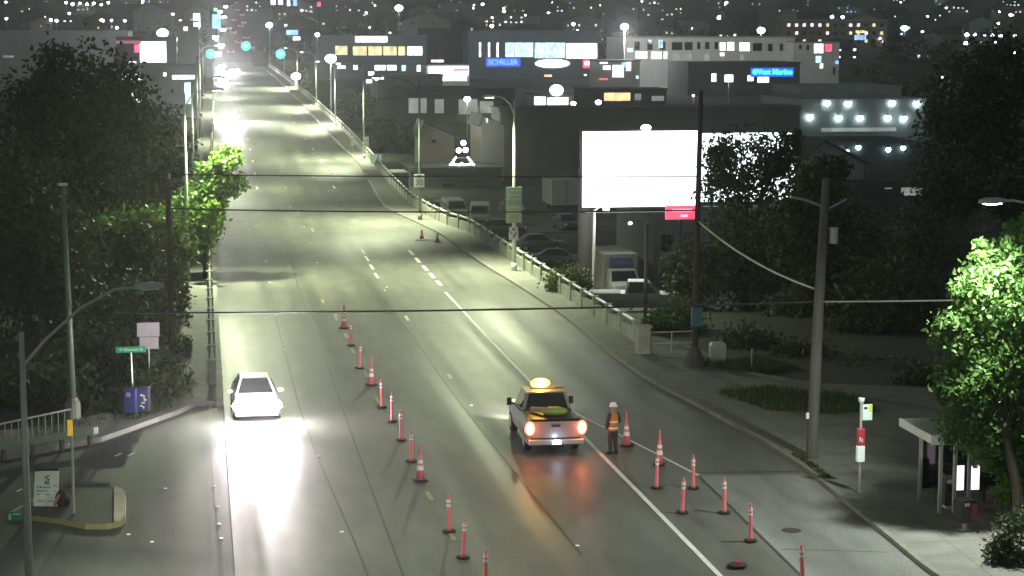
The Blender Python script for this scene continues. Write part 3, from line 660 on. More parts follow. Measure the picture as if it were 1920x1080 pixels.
# local: facing -y ; left arm bent holding a clipboard to the chest, legs a little apart
J = {'pelvis':((0,0,.95),.13),'waist':((0,.01,1.1),(.14,.11)),'chest':((0,.02,1.32),(.17,.12)),'neck0':((0,.02,1.48),.075),'neck':((0,.01,1.55),.06),
 'head0':((0,0,1.62),.085),'head1':((0,-.01,1.72),.095),'head2':((0,0,1.79),.07),'jaw':((0,-.05,1.61),.05),'nose':((0,-.115,1.665),.014)}
E = [('pelvis','waist'),('waist','chest'),('chest','neck0'),('neck0','neck'),('neck','head0'),('head0','head1'),('head1','head2'),('head0','jaw'),('head1','nose')]
for s, n in ((-1,'l'),(1,'r')):
    arm = [('sh',(s*.19,.02,1.43),.065),('el',(s*.27,.04,1.15),.048),('wr',(s*(.16 if s<0 else .25),-.20 if s<0 else -.05,1.08 if s<0 else .90),.032),('palm',(s*(.11 if s<0 else .25),-.26 if s<0 else -.07,1.08 if s<0 else .83),.03)]
    prev = 'chest'
    for k, c, r_ in arm: J[k+n] = (c, r_); E.append((prev, k+n)); prev = k+n
    pc = Vector(arm[-1][1]); dv = (pc-Vector(arm[-2][1])).normalized(); sd = dv.cross(Vector((0,0,1)) if abs(dv.z)<.7 else Vector((0,1,0))).normalized()
    for i, ln in enumerate((.075,.085,.08,.062)):
        a = pc+sd*(i-1.5)*.021+dv*.035; J[f'f{i}a{n}'] = (tuple(a), .0095); J[f'f{i}b{n}'] = (tuple(a+dv*ln*.6+Vector((0,-.012,0))), .0085); J[f'f{i}c{n}'] = (tuple(a+dv*ln*.9+Vector((-s*.015,-.02,0))), .0075)
        E += [('palm'+n, f'f{i}a{n}'),(f'f{i}a{n}',f'f{i}b{n}'),(f'f{i}b{n}',f'f{i}c{n}')]
    a = pc-sd*.035; J['ta'+n] = (tuple(a), .011); J['tb'+n] = (tuple(a-sd*.02+dv*.045), .009); E += [('palm'+n,'ta'+n),('ta'+n,'tb'+n)]
    for k, c, r_ in (('hip',(s*.09,0,.88),.095),('kn',(s*.11,-.01,.5),.065),('an',(s*.12,.02,.09),.042),('toe',(s*.14,-.14,.04),.035)):
        J[k+n] = (c, r_)
    E += [('pelvis','hip'+n),('hip'+n,'kn'+n),('kn'+n,'an'+n),('an'+n,'toe'+n)]
skin_mesh('body', J, E, Mskin, MAN)
JT = {'pelvis':((0,0,.97),.155),'waist':((0,.01,1.08),(.16,.13))}; ET = [('pelvis','waist')]
JJ = {'pelvis':((0,0,.92),(.165,.135)),'waist':((0,.01,1.1),(.165,.13)),'chest':((0,.02,1.33),(.195,.14)),'collar':((0,.02,1.49),.085)}; EJ = [('pelvis','waist'),('waist','chest'),('chest','collar')]
for s, n in ((-1,'l'),(1,'r')):
    for k, c, r_ in (('hip',(s*.095,0,.86),.112),('kn',(s*.11,-.01,.5),.085),('an',(s*.12,.02,.10),.075)): JT[k+n] = (c, r_)
    ET += [('pelvis','hip'+n),('hip'+n,'kn'+n),('kn'+n,'an'+n)]
    for k in ('sh','el','wr'): JJ[k+n] = (J[k+n][0], {'sh':.085,'el':.066,'wr':.05}[k])
    EJ += [('chest','sh'+n),('sh'+n,'el'+n),('el'+n,'wr'+n)]
    b = MB(); b.loft([[(s*.13-.055,.07,0),(s*.13+.055,.07,0),(s*.13+.05,.07,.13),(s*.13-.05,.07,.13)],[(s*.13-.06,-.06,0),(s*.13+.06,-.06,0),(s*.13+.05,-.05,.11),(s*.13-.05,-.05,.11)],[(s*.14-.045,-.2,0),(s*.14+.045,-.2,0),(s*.14+.03,-.19,.05),(s*.14-.03,-.19,.05)]]); b.build('boot', M_RUB, MAN, True)
skin_mesh('trousers', JT, ET, Mcloth, MAN); skin_mesh('jacket', JJ, EJ, Mcloth, MAN)
VS = [(.86,.20,.165),(1.0,.20,.165),(1.2,.205,.165),(1.36,.215,.165),(1.46,.17,.14),(1.50,.12,.11)]
ring = lambda z, a, c, n=16: [(a*math.cos(2*math.pi*k/n), .015+c*math.sin(2*math.pi*k/n), z) for k in range(n)]
b = MB(); b.loft([ring(z, a*.92, c*.98) for z, a, c in VS], cap=False); b.build('vest', Mvest, MAN, True)
for z in (.93, 1.16): b = MB(); b.loft([ring(z,.19,.168),ring(z+.06,.195,.170)], cap=False); b.build('stripe', Mstripe, MAN, True)
b = MB()
for z, rr in ((1.735,.16),(1.745,.165)): pass
b.loft([ring(1.735,.155,.175),ring(1.75,.155,.175),ring(1.76,.122,.14),ring(1.83,.112,.128),ring(1.88,.07,.085),ring(1.895,.02,.02)]); b.build('hard_hat', mat('white_plastic', (.8,.8,.78), .4), MAN, True)
for s in (-1, 1):
    b = MB(); b.ball((s*.035,-.1,1.69), .011, 8, 6); b.build('eye', mat('eye', (.7,.7,.68), .3), MAN)
    b = MB(); b.ball((s*.098,.0,1.68), (.014,.022,.032), 8, 6); b.build('ear', Mskin, MAN)
b = MB(); b.ball((0,-.098,1.625), (.026,.008,.007), 8, 5); b.build('mouth', mat('lips', (.3,.12,.1), .6), MAN)
# ================================================================ island, signs and street furniture
isl = [at(*p) for p in ((20,968),(60,945),(100,930),(145,922),(208,921),(228,926),(235,935),(234,980),(226,987),(200,992),(160,992),(110,982),(62,976))]
b = MB(); b.prism([(p.x, p.y) for p in isl], .0, .13); tag(b.build('traffic_island', M_ROADD), kind='structure')
b = MB(); c0 = sum(isl, Vector())/len(isl)
def ringpt(p, k, z): q = c0+(p-c0)*k; return (q.x, q.y, z)
secs = [[ringpt(p, .955, .132),ringpt(p, 1.0, .16),ringpt(p, 1.02, .0),ringpt(p, .955, .0)] for p in isl+[isl[0]]]
b.loft(secs, cap=False); tag(b.build('island_kerb', mat('yellow_kerb', (.25,.22,.09), .7, var=.3, scale=1.5)), kind='structure')
ns = [at(*p) for p in ((214,925),(228,928),(235,937),(234,978),(226,985),(214,986))]
b = MB(); b.prism([(p.x, p.y) for p in ns], .1, .24); tag(b.build('island_nose', mat('island_nose_paint', (.5,.46,.34), .7, var=.25, scale=2)), kind='structure')
M_INK = mat('sign_ink', (.03,.035,.03), .6); M_SIGNW = mat('white_sign', (.72,.76,.68), .5, var=.04); M_SIGNB = mat('sign_back', (.42,.38,.40), .45, .3, var=.06)
M_SGRN = mat('green_sign', (.02,.30,.14), .4, var=.05); M_RED = mat('red_sign', (.5,.04,.07), .45)
# A-frame board
p = at(86, 958); r_ = empty('sandwich_board', 'white handwritten sandwich board standing on the traffic island', 'sandwich board', (p.x, p.y, .13), R(6))
T = Matrix.Rotation(R(-12), 4, 'X') @ Matrix.Rotation(R(4), 4, 'Y')
b = MB(); b.box((0,0,.58), (.76,.03,1.12), 0, T); b.build('board', M_SIGNW, r_, bevel=.008)
b = MB(); b.box((.04,.5,.53), (.74,.03,1.10), 0, Matrix.Rotation(R(14), 4, 'X')); b.build('rear_board', M_DARK, r_)
rnd = random.Random(5); b = MB()
for z, x0, x1, h in ((.62,-.28,.10,.055),(.50,-.30,.06,.05),(.50,.24,.30,.05),(.39,-.30,-.2,.05),(.39,-.02,.12,.05),(.18,-.24,-.06,.05),(.18,.06,.26,.05),(.66,.22,.3,.05)):
    x = x0
    while x < x1:
        w = rnd.uniform(.012,.03); b.box((x+w/2,-.018,z+rnd.uniform(-.008,.008)),(w,.006,h*rnd.uniform(.5,1)),0,T); x += w+rnd.uniform(.01,.02)
for z, x, w, h in ((.98,.03,.12,.03),(.92,-.02,.07,.05),(.86,.05,.06,.06),(.79,-.02,.05,.07),(.78,.05,.05,.05),(.73,.01,.15,.03)): b.box((x,-.018,z),(w,.006,h),0,T)
b.build('lettering', M_INK, r_)
p = at(112, 956); r_ = empty('sand_bag', 'dark lumpy bag with a red strap beside the sandwich board', 'bag', (p.x, p.y, .13))
b = MB(); b.ball((.05,.1,.2), (.22,.25,.3), 10, 7); b.ball((.2,.15,.12), (.14,.16,.18), 8, 6); b.build('sack', M_RUB, r_, True)
b = MB(); b.tube([(-.16,-.16,.02),(-.08,-.17,.22),(0,-.1,.40)], .045, 6); b.build('strap', mat('red_strap', (.5,.16,.17), .6), r_)
p = at(139, 970); r_ = empty('sign_post', 'thin grey post with a small yellow marker plate on the island', 'sign post', (p.x, p.y, .13))
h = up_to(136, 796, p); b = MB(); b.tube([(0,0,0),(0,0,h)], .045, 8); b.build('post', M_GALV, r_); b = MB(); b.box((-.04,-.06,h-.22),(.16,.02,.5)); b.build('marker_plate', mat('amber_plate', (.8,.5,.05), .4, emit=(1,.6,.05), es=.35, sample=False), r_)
pl = at(57, 1150)
r_ = empty('street_name_sign', 'small green street name blade fixed to the near left lamp post', 'street sign', (pl.x, pl.y, up_to(57, 967, pl)))
b = MB(); b.bb(-.50,-.12,-.02,.01,-.12,.12); b.bb(-.13,.0,-.01,.0,-.02,.02); b.build('blade', M_SGRN, r_); b = MB(); b.bb(-.47,-.40,-.03,-.021,-.08,.08); b.bb(-.36,-.16,-.03,-.021,.04,.09); b.build('lettering', M_SIGNW, r_)
# picket railing and guard rail
A_, B2 = at(2, 848), at(134, 818); d = B2-A_; L_ = d.length; r_ = empty('picket_railing', 'green metal picket railing behind the near left lamp post', 'railing', A_, math.atan2(d.y, d.x))
M_RAILG = mat('railing_paint', (.13,.18,.12), .55)
for z in (.12, 1.04): b = MB(); b.bb(-1.5,L_,-.03,.03,z-.03,z+.03); b.build('rail', M_RAILG, r_)
for i in range(16): b = MB(); x = -1.4+i*(L_+1.4)/15; b.bb(x-.014,x+.014,-.012,.012,.15,1.01); b.build('picket', M_RAILG, r_)
A_, B2 = at(0, 866), at(188, 834); d = B2-A_; L_ = d.length; r_ = empty('guard_rail', 'low grey green guard rail at the edge of the side street', 'guard rail', A_, math.atan2(d.y, d.x))
b = MB(); b.loft([[(x,-.06,.42),(x,.0,.42),(x,.0,.70),(x,-.06,.70)] for x in (-2,L_*.5,L_-.3)]+[[(L_,.1,.40),(L_,.16,.40),(L_,.16,.66),(L_,.1,.66)]]); b.build('beam', M_RAILG, r_, bevel=.02)
for i in range(4): x = .2+i*(L_-.6)/3; b = MB(); b.bb(x-.07,x+.07,.0,.12,0,.62); b.build('post', M_WOODL, r_)
# street sign, square sign backs, boxes
p = at(251, 778); r_ = empty('street_name_sign', 'long green street name sign on a thin post above blue box', 'street sign', p)
h = up_to(247, 655, p); b = MB(); b.tube([(0,0,0),(-.04,0,h-.6),(-.05,0,h+.1)], .035, 8); b.build('post', M_STEEL, r_); b = MB(); b.box((-.05,-.05,h),(1.18,.02,.24)); b.build('blade', M_SGRN, r_, bevel=.01)
text('lettering', 'W Emerson St', .155, M_SIGNW, r_, (-.05,-.064,h))
p = at(281, 742); r_ = empty('road_sign', 'two pale road signs seen from behind above the bushes', 'road sign', p)
h = up_to(279, 618, p); b = MB(); b.tube([(0,.05,-.1),(0,.05,h+.3)], .03, 8); b.build('post', M_STEEL, r_); b = MB(); b.box((0,0,h),(.92,.02,.58)); b.build('upper_panel', M_SIGNB, r_); b = MB(); b.box((.02,0,h-.56),(.78,.02,.5)); b.build('lower_panel', M_SIGNB, r_)
b = MB(); b.box((0,-.02,h),(.04,.02,.56)); b.box((.02,-.02,h-.56),(.04,.02,.48)); b.build('bracket', M_GALV, r_)
def newsbox(label, px, py, m, graffiti):
    p = at(px, py); r_ = empty('newspaper_box', label, 'newspaper box', (p.x, p.y, .13), R(-12))
    b = MB(); b.bb(-.24,.24,-.2,.2,.12,1.0); b.build('case', m, r_, bevel=.03); b = MB(); b.bb(-.19,.19,-.16,.16,0,.12); b.build('foot', M_DARK, r_)
    b = MB(); b.bb(-.26,.26,-.23,.2,1.0,1.08); b.build('lid', m, r_, bevel=.02)
    b = MB()
    if graffiti: [b.box((x,-.208,z),(w,.01,h_)) for x, z, w, h_ in ((-.02,.78,.12,.07),(.07,.72,.05,.12),(.11,.6,.1,.08),(.03,.48,.14,.05),(-.05,.36,.09,.07),(.04,.3,.06,.1))]; b.build('scrawl', M_SIGNW, r_)
    else: b.box((-.04,-.208,.84),(.17,.01,.17)); b.build('label', M_SIGNB, r_)
newsbox('blue newspaper box with a small pale square label', 246, 784, mat('blue_box', (.04,.05,.20), .45), False)
newsbox('dark purple newspaper box with white scrawl on its front', 270, 782, mat('purple_box', (.06,.05,.11), .45), True)
# mailbox like cabinet, thin stake
p = at(1345, 688); r_ = empty('utility_cabinet', 'pale rounded cabinet on the verge behind the dark pole', 'cabinet', p)
b = MB(); b.loft([[(-.36,-.25,z),(.36,-.25,z),(.36,.25,z),(-.36,.25,z)] for z in (.12,1.0)]+[[(-.3,-.2,1.14),(.3,-.2,1.14),(.3,.2,1.14),(-.3,.2,1.14)]]); b.build('case', mat('cabinet_grey', (.42,.44,.44), .5), r_, bevel=.05); b = MB(); b.bb(-.28,.28,-.2,.2,-.1,.12); b.build('foot', M_DARK, r_)
b = MB(); b.bb(-.30,.30,-.262,-.252,.2,.95); b.build('door', mat('cabinet_door', (.36,.38,.38), .5), r_)
p = at(1409, 692); r_ = empty('marker_stake', 'thin pale stake standing in the dark verge', 'stake', p); b = MB(); b.tube([(0,0,0),(0,0,.95)], .03, 6); b.build('stake', M_GALV, r_); b = MB(); b.box((0,-.03,.85),(.08,.01,.16)); b.build('plate', M_GALV, r_)
# speed sign
Yp = 157; bx = aty(787, 300, Yp).x
r_ = empty('speed_sign', 'white speed limit sign fixed to the lamp post by the parapet', 'road sign', aty(786, 339, Yp-.2)); r_.location.x = aty(786,339,Yp-.2).x
b = MB(); b.box((0,0,0),(.84,.02,1.06)); b.build('panel', M_SIGNW, r_, bevel=.01)
text('speed_number', '30', .62, M_INK, r_, (0,-.025,-.16), 0, .006); text('speed_heading', 'SPEED\nLIMIT', .17, M_INK, r_, (0,-.025,.33), 0, .006)
# brown panels on the lamp post
Yp = 121.6; o_ = aty(964, 385, Yp); r_ = empty('route_sign', 'two stacked brown green direction panels on the lamp post', 'road sign', o_)
M_BRN = mat('sign_brown_green', (.22,.25,.17), .5, var=.08)
b = MB(); b.bb(-.50,.50,0,.03,.12,1.15); b.build('upper_panel', mat('sign_grey_green', (.18,.23,.19), .5, var=.08), r_, bevel=.01); b = MB(); b.bb(-.50,.50,0,.03,-1.12,.10); b.build('lower_panel', M_BRN, r_, bevel=.01)
b = MB()
for z in (.92,.66,.40,-.12,-.36): b.bb(-.36,.36,-.012,-.001,z-.02,z+.02)
for z0, z1 in ((-.95,-.5),):
    b.bb(-.36,.36,-.012,-.001,z0-.02,z0+.02); b.bb(-.36,.36,-.012,-.001,z1-.02,z1+.02); b.bb(-.38,-.35,-.012,-.001,z0,z1); b.bb(.35,.38,-.012,-.001,z0,z1)
b.build('border_lines', mat('sign_line', (.36,.4,.29), .5), r_)
o_ = aty(963, 436, Yp); r_ = empty('parking_sign', 'pair of small scuffed signs below the brown panels', 'road sign', o_)
b = MB(); b.bb(-.27,.27,0,.02,.06,.36); b.build('upper_panel', M_SIGNB, r_); b = MB(); b.bb(-.30,.30,0,.02,-.45,.04); b.build('lower_panel', M_SIGNB, r_)
b = MB(); [b.bb(x0,x1,-.012,-.001,z0,z1) for x0,x1,z0,z1 in ((-.08,.08,.14,.28),(-.2,-.1,-.1,0),(.0,.12,-.2,-.1),(-.05,.05,-.32,-.22),(.1,.2,-.12,-.02))]; b.build('lettering', M_INK, r_)
# far pale signs by the parapet
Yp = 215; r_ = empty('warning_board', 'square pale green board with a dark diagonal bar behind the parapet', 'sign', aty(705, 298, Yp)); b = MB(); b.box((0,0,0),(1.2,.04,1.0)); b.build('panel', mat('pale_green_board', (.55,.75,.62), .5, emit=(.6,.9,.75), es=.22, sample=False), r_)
b = MB(); b.box((.1,-.03,0),(.09,.02,1.05),0,Matrix.Rotation(R(28),4,'Y')); b.build('bar', M_INK, r_); b = MB(); b.bb(-.04,.04,0,.06,-3.4,-.5); b.build('post', M_GALV, r_)
Yp = 226; r_ = empty('road_sign', 'narrow white sign beside the halfway lamp post', 'road sign', aty(687, 266, Yp)); b = MB(); b.bb(-.28,.28,0,.04,-.6,.6); b.build('panel', M_SIGNW, r_); b = MB(); b.bb(-.2,.2,-.02,-.001,.1,.14); b.bb(-.2,.2,-.02,-.001,-.3,-.26); b.build('lettering', M_INK, r_)
r_ = empty('road_sign', 'small white sign hanging left of the halfway lamp post', 'road sign', aty(661, 264, Yp)); b = MB(); b.bb(-.22,.22,0,.04,-.6,.5); b.build('panel', M_SIGNW, r_); b = MB(); b.bb(-.03,.03,.05,.1,-2.2,.5); b.build('post', M_GALV, r_)
# bus stop
p = at(1611, 932); r_ = empty('bus_stop_sign', 'bus stop pole with red sleeve and white timetable box', 'bus stop', (p.x, p.y, .14), 0)
h = up_to(1611, 762, p); b = MB(); b.tube([(0,0,0),(0,0,h)], .045, 8); b.build('pole', M_GALV, r_); b = MB(); b.tube([(0,0,h-.05),(0,0,h+.05),(0,0,h+.14)], [.05,.10,.11], 10); b.build('cap', M_REFL, r_)
z = up_to(1611, 781, p); b = MB(); b.bb(.05,.37,-.02,.01,z-.26,z+.26); b.build('route_panel', mat('route_panel', (.62,.76,.74), .4, emit=(.7,.95,.9), es=.12, sample=False), r_); b = MB(); b.bb(.24,.36,-.03,-.021,z+.02,z+.24); b.build('yellow_patch', mat('yellow_patch', (.75,.65,.08), .5), r_); b = MB(); b.bb(.09,.2,-.03,-.021,z+.1,z+.18); b.build('mark', M_INK, r_)
z0, z1, z2 = up_to(1611, 876, p), up_to(1611, 843, p), up_to(1611, 811, p)
b = MB(); b.bb(-.12,.12,-.1,.08,z1,z2); b.build('red_sleeve', M_RED, r_, bevel=.02); b = MB(); b.bb(-.125,.125,-.11,.09,z0+.05,z1); b.build('timetable_box', mat('timetable', (.8,.86,.82), .4, emit=(.8,1,.95), es=.25, sample=False), r_, bevel=.02); b = MB(); b.bb(-.07,-.03,-.112,-.102,z1+.15,z1+.3); b.bb(.0,.04,-.112,-.102,z1+.12,z1+.25); b.build('lettering', M_SIGNW, r_)
# shelter
SO = at(1753, 833, 2.5)
r_ = empty('bus_shelter', 'bus shelter with pale flat roof and two lit panels beneath the bright tree', 'bus shelter', (SO.x, SO.y, .14))
b = MB(); b.bb(0,4.6,.2,3.0,2.42,2.58); b.build('roof', mat('shelter_roof', (.42,.43,.42), .5), r_, bevel=.03); b = MB(); b.bb(-.03,4.63,.14,.195,2.30,2.6); b.bb(-.06,-.005,.15,3.0,2.34,2.6); b.build('fascia', M_REFL, r_)
for x, y in ((.48,.7),(.95,.7),(1.42,.7),(.55,2.6),(4.3,2.6),(4.3,.7)): b = MB(); b.bb(x-.05,x+.05,y-.05,y+.05,0,2.42); b.build('post', M_STEEL, r_)
b = MB(); b.bb(.6,4.25,2.58,2.61,.35,2.2); b.build('back_panel', M_GLASS, r_)
PK_ = mat('lit_panel', (.8,.6,.7), .4, emit=(1,.82,.93), es=1.5, sample=False)
for px in (1790, 1819): x = aty(px, 900, SO.y+.7).x-SO.x; b = MB(); b.bb(x,x+.30,.69,.71,.72,1.5); b.build('lit_panel', PK_, r_)
b = MB(); b.bb(.8,2.6,1.8,2.3,.42,.48); b.bb(.9,.98,1.9,2.2,0,.42); b.bb(2.4,2.48,1.9,2.2,0,.42); b.build('bench', M_DARK, r_)
p = at(1808, 1003); r_ = empty('litter_bin', 'dark litter bin with a reddish door beside the bus shelter', 'litter bin', (p.x, p.y, .14), R(15)); b = MB(); b.bb(-.28,.28,-.25,.25,.28,.95); b.build('case', M_DARK, r_, bevel=.04); b = MB(); b.bb(.02,.25,-.265,-.252,.35,.85); b.build('door', mat('maroon', (.16,.03,.035), .5), r_)
b = MB(); b.bb(-.05,.05,-.05,.05,0,.28); b.bb(-.15,.15,-.12,.12,0,.03); b.build('foot', M_GALV, r_); b = MB(); b.box((-.12,-.258,.86),(.18,.01,.1)); b.build('flap', M_STEEL, r_)
p = at(1778, 960); r_ = empty('newspaper_box', 'dark narrow box standing left of the shelter posts', 'newspaper box', (p.x, p.y, .14)); b = MB(); b.bb(-.2,.2,-.2,.2,.1,1.1); b.build('case', M_DARK, r_, bevel=.03); b = MB(); b.bb(-.15,.15,-.15,.15,0,.1); b.build('foot', M_GALV, r_); b = MB(); b.bb(-.15,.15,-.21,-.201,.6,.95); b.build('window', M_GLASS, r_)

# ================================================================ billboards
def board(label, x0, x1, y0, y1, Y, m, column=None, lampx=None):
    a, c = aty(x0, y0, Y), aty(x1, y1, Y); r_ = empty('billboard', label, 'billboard', (a.x, Y, c.z)); w, h = c.x-a.x, a.z-c.z
    b = MB(); b.bb(0,w,0,.12,0,h); b.build('display_panel', m, r_); b = MB(); b.bb(-.12,w+.12,.13,.5,-.12,h+.12); b.build('frame', M_DARK, r_)
    b = MB(); b.bb(0,w,-1.0,.1,-.35,-.28); b.build('catwalk', M_DARK, r_)
    if column: 
        zb = gz(0, Y)-c.z; x = aty(column, y1, Y).x-a.x; b = MB(); b.tube([(x,.75,zb),(x,.75,h*.5)], .52, 16); b.build('column', mat('column_steel', (.3,.27,.26), .6), r_, True)
    if lampx: x = aty(lampx, y1, Y).x-a.x; b = MB(); b.ball((x,-.3,h+.25), (.35,.25,.22)); b.build('lamp_head', glow('board_lamp', (.9,1,1), 14), r_); b = MB(); b.tube([(x,.2,h),(x,-.3,h+.2)], .05, 6); b.build('lamp_arm', M_DARK, r_)
BB = glow('billboard', (.93,1,1), 4.0, True)
board('huge blank white glowing billboard on a thick column', 1093, 1308, 247, 386, 130, BB, 1102, 1208)
board('second glowing white billboard half hidden behind the dark tree', 1316, 1490, 250, 376, 136, glow('billboard_b', (.85,.97,1), 2.6, True), 1400)
a = aty(1248, 386, 128); c = aty(1307, 411, 128); r_ = empty('neon_sign', 'small red glowing sign under the billboard corner', 'sign', (a.x, 128, c.z)); w, h = c.x-a.x, a.z-c.z
b = MB(); b.bb(0,w,0,.15,0,h); b.build('case', glow('neon_red', (1,.02,.10), 1.4), r_, bevel=.05); b = MB(); b.bb(.45,w-.35,-.03,-.001,h*.58,h*.76); b.bb(w*.48,w*.7,-.03,-.001,h*.18,h*.34); b.build('tube_lettering', glow('neon_pink', (1,.42,.5), 1.6), r_)
b = MB(); b.bb(w/2-.08,w/2+.08,.16,.32,-6.5,h); b.build('post', M_DARK, r_)
def lamp_pole(label, px, ytop, Y, r=.09, globe=None, gcol='w', arm=0, m=None, group='lamps standing in the lots below the bridge', zb=None, power=0, col=(1,1,1)):
    zb = gz(0, Y) if zb is None else zb; a = aty(px, ytop, Y); rt = empty('area_lamp', label, 'area lamp', (a.x, Y, zb), 0, group); h = a.z-zb
    b = MB(); b.tube([(0,0,0),(0,0,h-.05)], [r*1.3,r], 8); b.build('pole', m or M_GALV, rt, True)
    if arm: b = MB(); b.tube([(0,0,h-.1),(arm*.5,0,h+.15),(arm,0,h+.15)], r*.5, 6); b.build('arm', m or M_GALV, rt)
    s = (globe or .3)*.8; b = MB(); b.ball((arm,-.02,h), (s,s*.8,s*.75), 12, 8); b.build('lamp_head', GL[gcol], rt, True)  # head oversized so that its ball carries the glare
    if power: lamp('POINT', 'lamp_light', rt, (arm,-s-.3,h-s), power, col, .3)
    return rt
GL = {'w': glow('globe_white', (1,1,.95), 25), 'b': glow('globe_blue', (.55,.8,1), 14), 'y': glow('globe_warm', (1,.85,.55), 12), 'c': glow('globe_cyan', (.75,.97,1), 30), 'd': glow('globe_dim', (.9,.95,1), 2.5)}
lamp_pole('white lamp pole right beside the billboard column', 1114, 392, 126, .09, .3, 'd', .8, M_REFL, power=160)
lamp_pole('thin tan lamp pole between box truck and pale wall', 1212, 418, 104, .09, .16, 'd', -.9, M_WOODL)

# ================================================================ trees
def leafmat(key, c, trans=.35): return mat(key, c, .6, var=.3, scale=.8, trans=trans)
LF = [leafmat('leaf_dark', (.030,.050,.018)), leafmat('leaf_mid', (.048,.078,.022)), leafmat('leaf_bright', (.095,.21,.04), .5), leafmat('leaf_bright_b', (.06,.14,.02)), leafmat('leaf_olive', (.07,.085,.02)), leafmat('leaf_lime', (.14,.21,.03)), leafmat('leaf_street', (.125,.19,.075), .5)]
def blob(px, py, Y, rpx, rpy=None):
    c = aty(px, py, Y); s = FPX/Y*.985; rpy = rpy or rpx; return (c.x, c.y, c.z, rpx/s, rpx/s*.8, rpy/s)
def leaves(blobs, n, size, seed, clump=26, spread=.20):
    rg = np.random.default_rng(seed); V = []; tot = sum(b[3]*b[5] for b in blobs)
    for bl in blobs:
        k = max(40, int(n*bl[3]*bl[5]/tot)); nc = max(6, k//clump)
        d = rg.normal(size=(nc,3)); d /= np.linalg.norm(d, axis=1)[:,None]; rad = rg.uniform(.45,1.0,(nc,1))**.6
        cc = d*rad; idx = rg.integers(0, nc, k); off = rg.normal(size=(k,3))*spread
        pts = (cc[idx]+off)*np.array(bl[3:6])+np.array(bl[:3])
        a = rg.normal(size=(k,3)); a /= np.linalg.norm(a, axis=1)[:,None]; u = rg.normal(size=(k,3)); u -= (u*a).sum(1)[:,None]*a; u /= np.linalg.norm(u, axis=1)[:,None]; w = np.cross(a, u)
        s = size*rg.uniform(.6,1.3,(k,1))
        V.append(np.stack([pts-u*s, pts-w*s*.55+u*s*.1, pts+u*s, pts+w*s*.55+u*s*.1], 1))
    return np.concatenate(V).reshape(-1, 3)
def leafmesh(name, V, mats, parent, seed, mix=(.5,)):
    n = len(V)//4; me = bpy.data.meshes.new(name); me.vertices.add(n*4); me.vertices.foreach_set('co', V.astype(np.float32).ravel())
    me.loops.add(n*4); me.loops.foreach_set('vertex_index', np.arange(n*4, dtype=np.int32)); me.polygons.add(n); me.polygons.foreach_set('loop_start', np.arange(0, n*4, 4, dtype=np.int32))
    for m in mats: me.materials.append(m)
    me.polygons.foreach_set('material_index', np.random.default_rng(seed).integers(0, len(mats), n).astype(np.int32)); me.update(calc_edges=True); me.validate()
    o = bpy.data.objects.new(name, me); C.objects.link(o); o.parent = parent; return o
def tree(label, base, blobs, n, size, mats, seed, name='tree', cat='tree', group=None, trunk=.22, spread=.2):
    r_ = empty(name, label, cat, base, 0, group); B_ = Vector(base); rnd = random.Random(seed)
    V = leaves(blobs, n, size, seed, spread=spread)-np.array(tuple(B_)); leafmesh('crown' if trunk else 'foliage', V, mats, r_, seed)
    if trunk:
        cen = sum((Vector(b[:3]) for b in blobs), Vector())/len(blobs)-B_; b = MB(); mid = Vector((cen.x*.35, cen.y*.35, cen.z*.5))
        b.tube([(0,0,-.3),mid*.5+Vector((.1,0,0)),mid,cen], [trunk*1.3,trunk,trunk*.8,trunk*.4], 8)
        for bl in blobs[:8]:
            e = Vector(bl[:3])-B_; b.tube([mid,(mid+e)*.5+Vector((rnd.uniform(-.3,.3),0,rnd.uniform(0,.5))),e], [trunk*.5,trunk*.32,trunk*.12], 6)
        b.build('trunk', M_BARK, r_)
    return r_
def gb(px, Y, z=None): x = aty(px, 300, Y).x; return (x, Y, gz(x, Y) if z is None else z)
D0 = [LF[0], LF[1]]; TG = 'dark trees left of the bridge'
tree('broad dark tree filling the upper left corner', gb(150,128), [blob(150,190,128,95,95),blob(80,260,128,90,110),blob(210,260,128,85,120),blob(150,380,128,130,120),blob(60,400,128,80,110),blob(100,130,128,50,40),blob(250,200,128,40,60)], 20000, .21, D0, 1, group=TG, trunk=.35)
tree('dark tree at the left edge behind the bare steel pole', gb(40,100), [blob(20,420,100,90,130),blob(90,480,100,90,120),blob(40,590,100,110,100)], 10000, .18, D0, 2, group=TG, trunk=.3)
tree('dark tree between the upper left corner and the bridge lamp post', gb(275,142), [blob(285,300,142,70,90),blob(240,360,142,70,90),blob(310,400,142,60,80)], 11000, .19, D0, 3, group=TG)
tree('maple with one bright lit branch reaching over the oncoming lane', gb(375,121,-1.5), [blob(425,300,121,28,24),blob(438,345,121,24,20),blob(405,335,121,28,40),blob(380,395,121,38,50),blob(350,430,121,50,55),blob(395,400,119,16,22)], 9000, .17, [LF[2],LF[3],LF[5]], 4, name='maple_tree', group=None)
tree('half lit tree behind the dark wooden pole', gb(290,112,-1.0), [blob(290,450,112,62,60),blob(220,470,112,60,70),blob(330,480,112,28,45),blob(160,540,112,70,70)], 7000, .2, [LF[1],LF[4],LF[3]], 5, group=TG)
BG = 'bushes left of the bridge pavement'
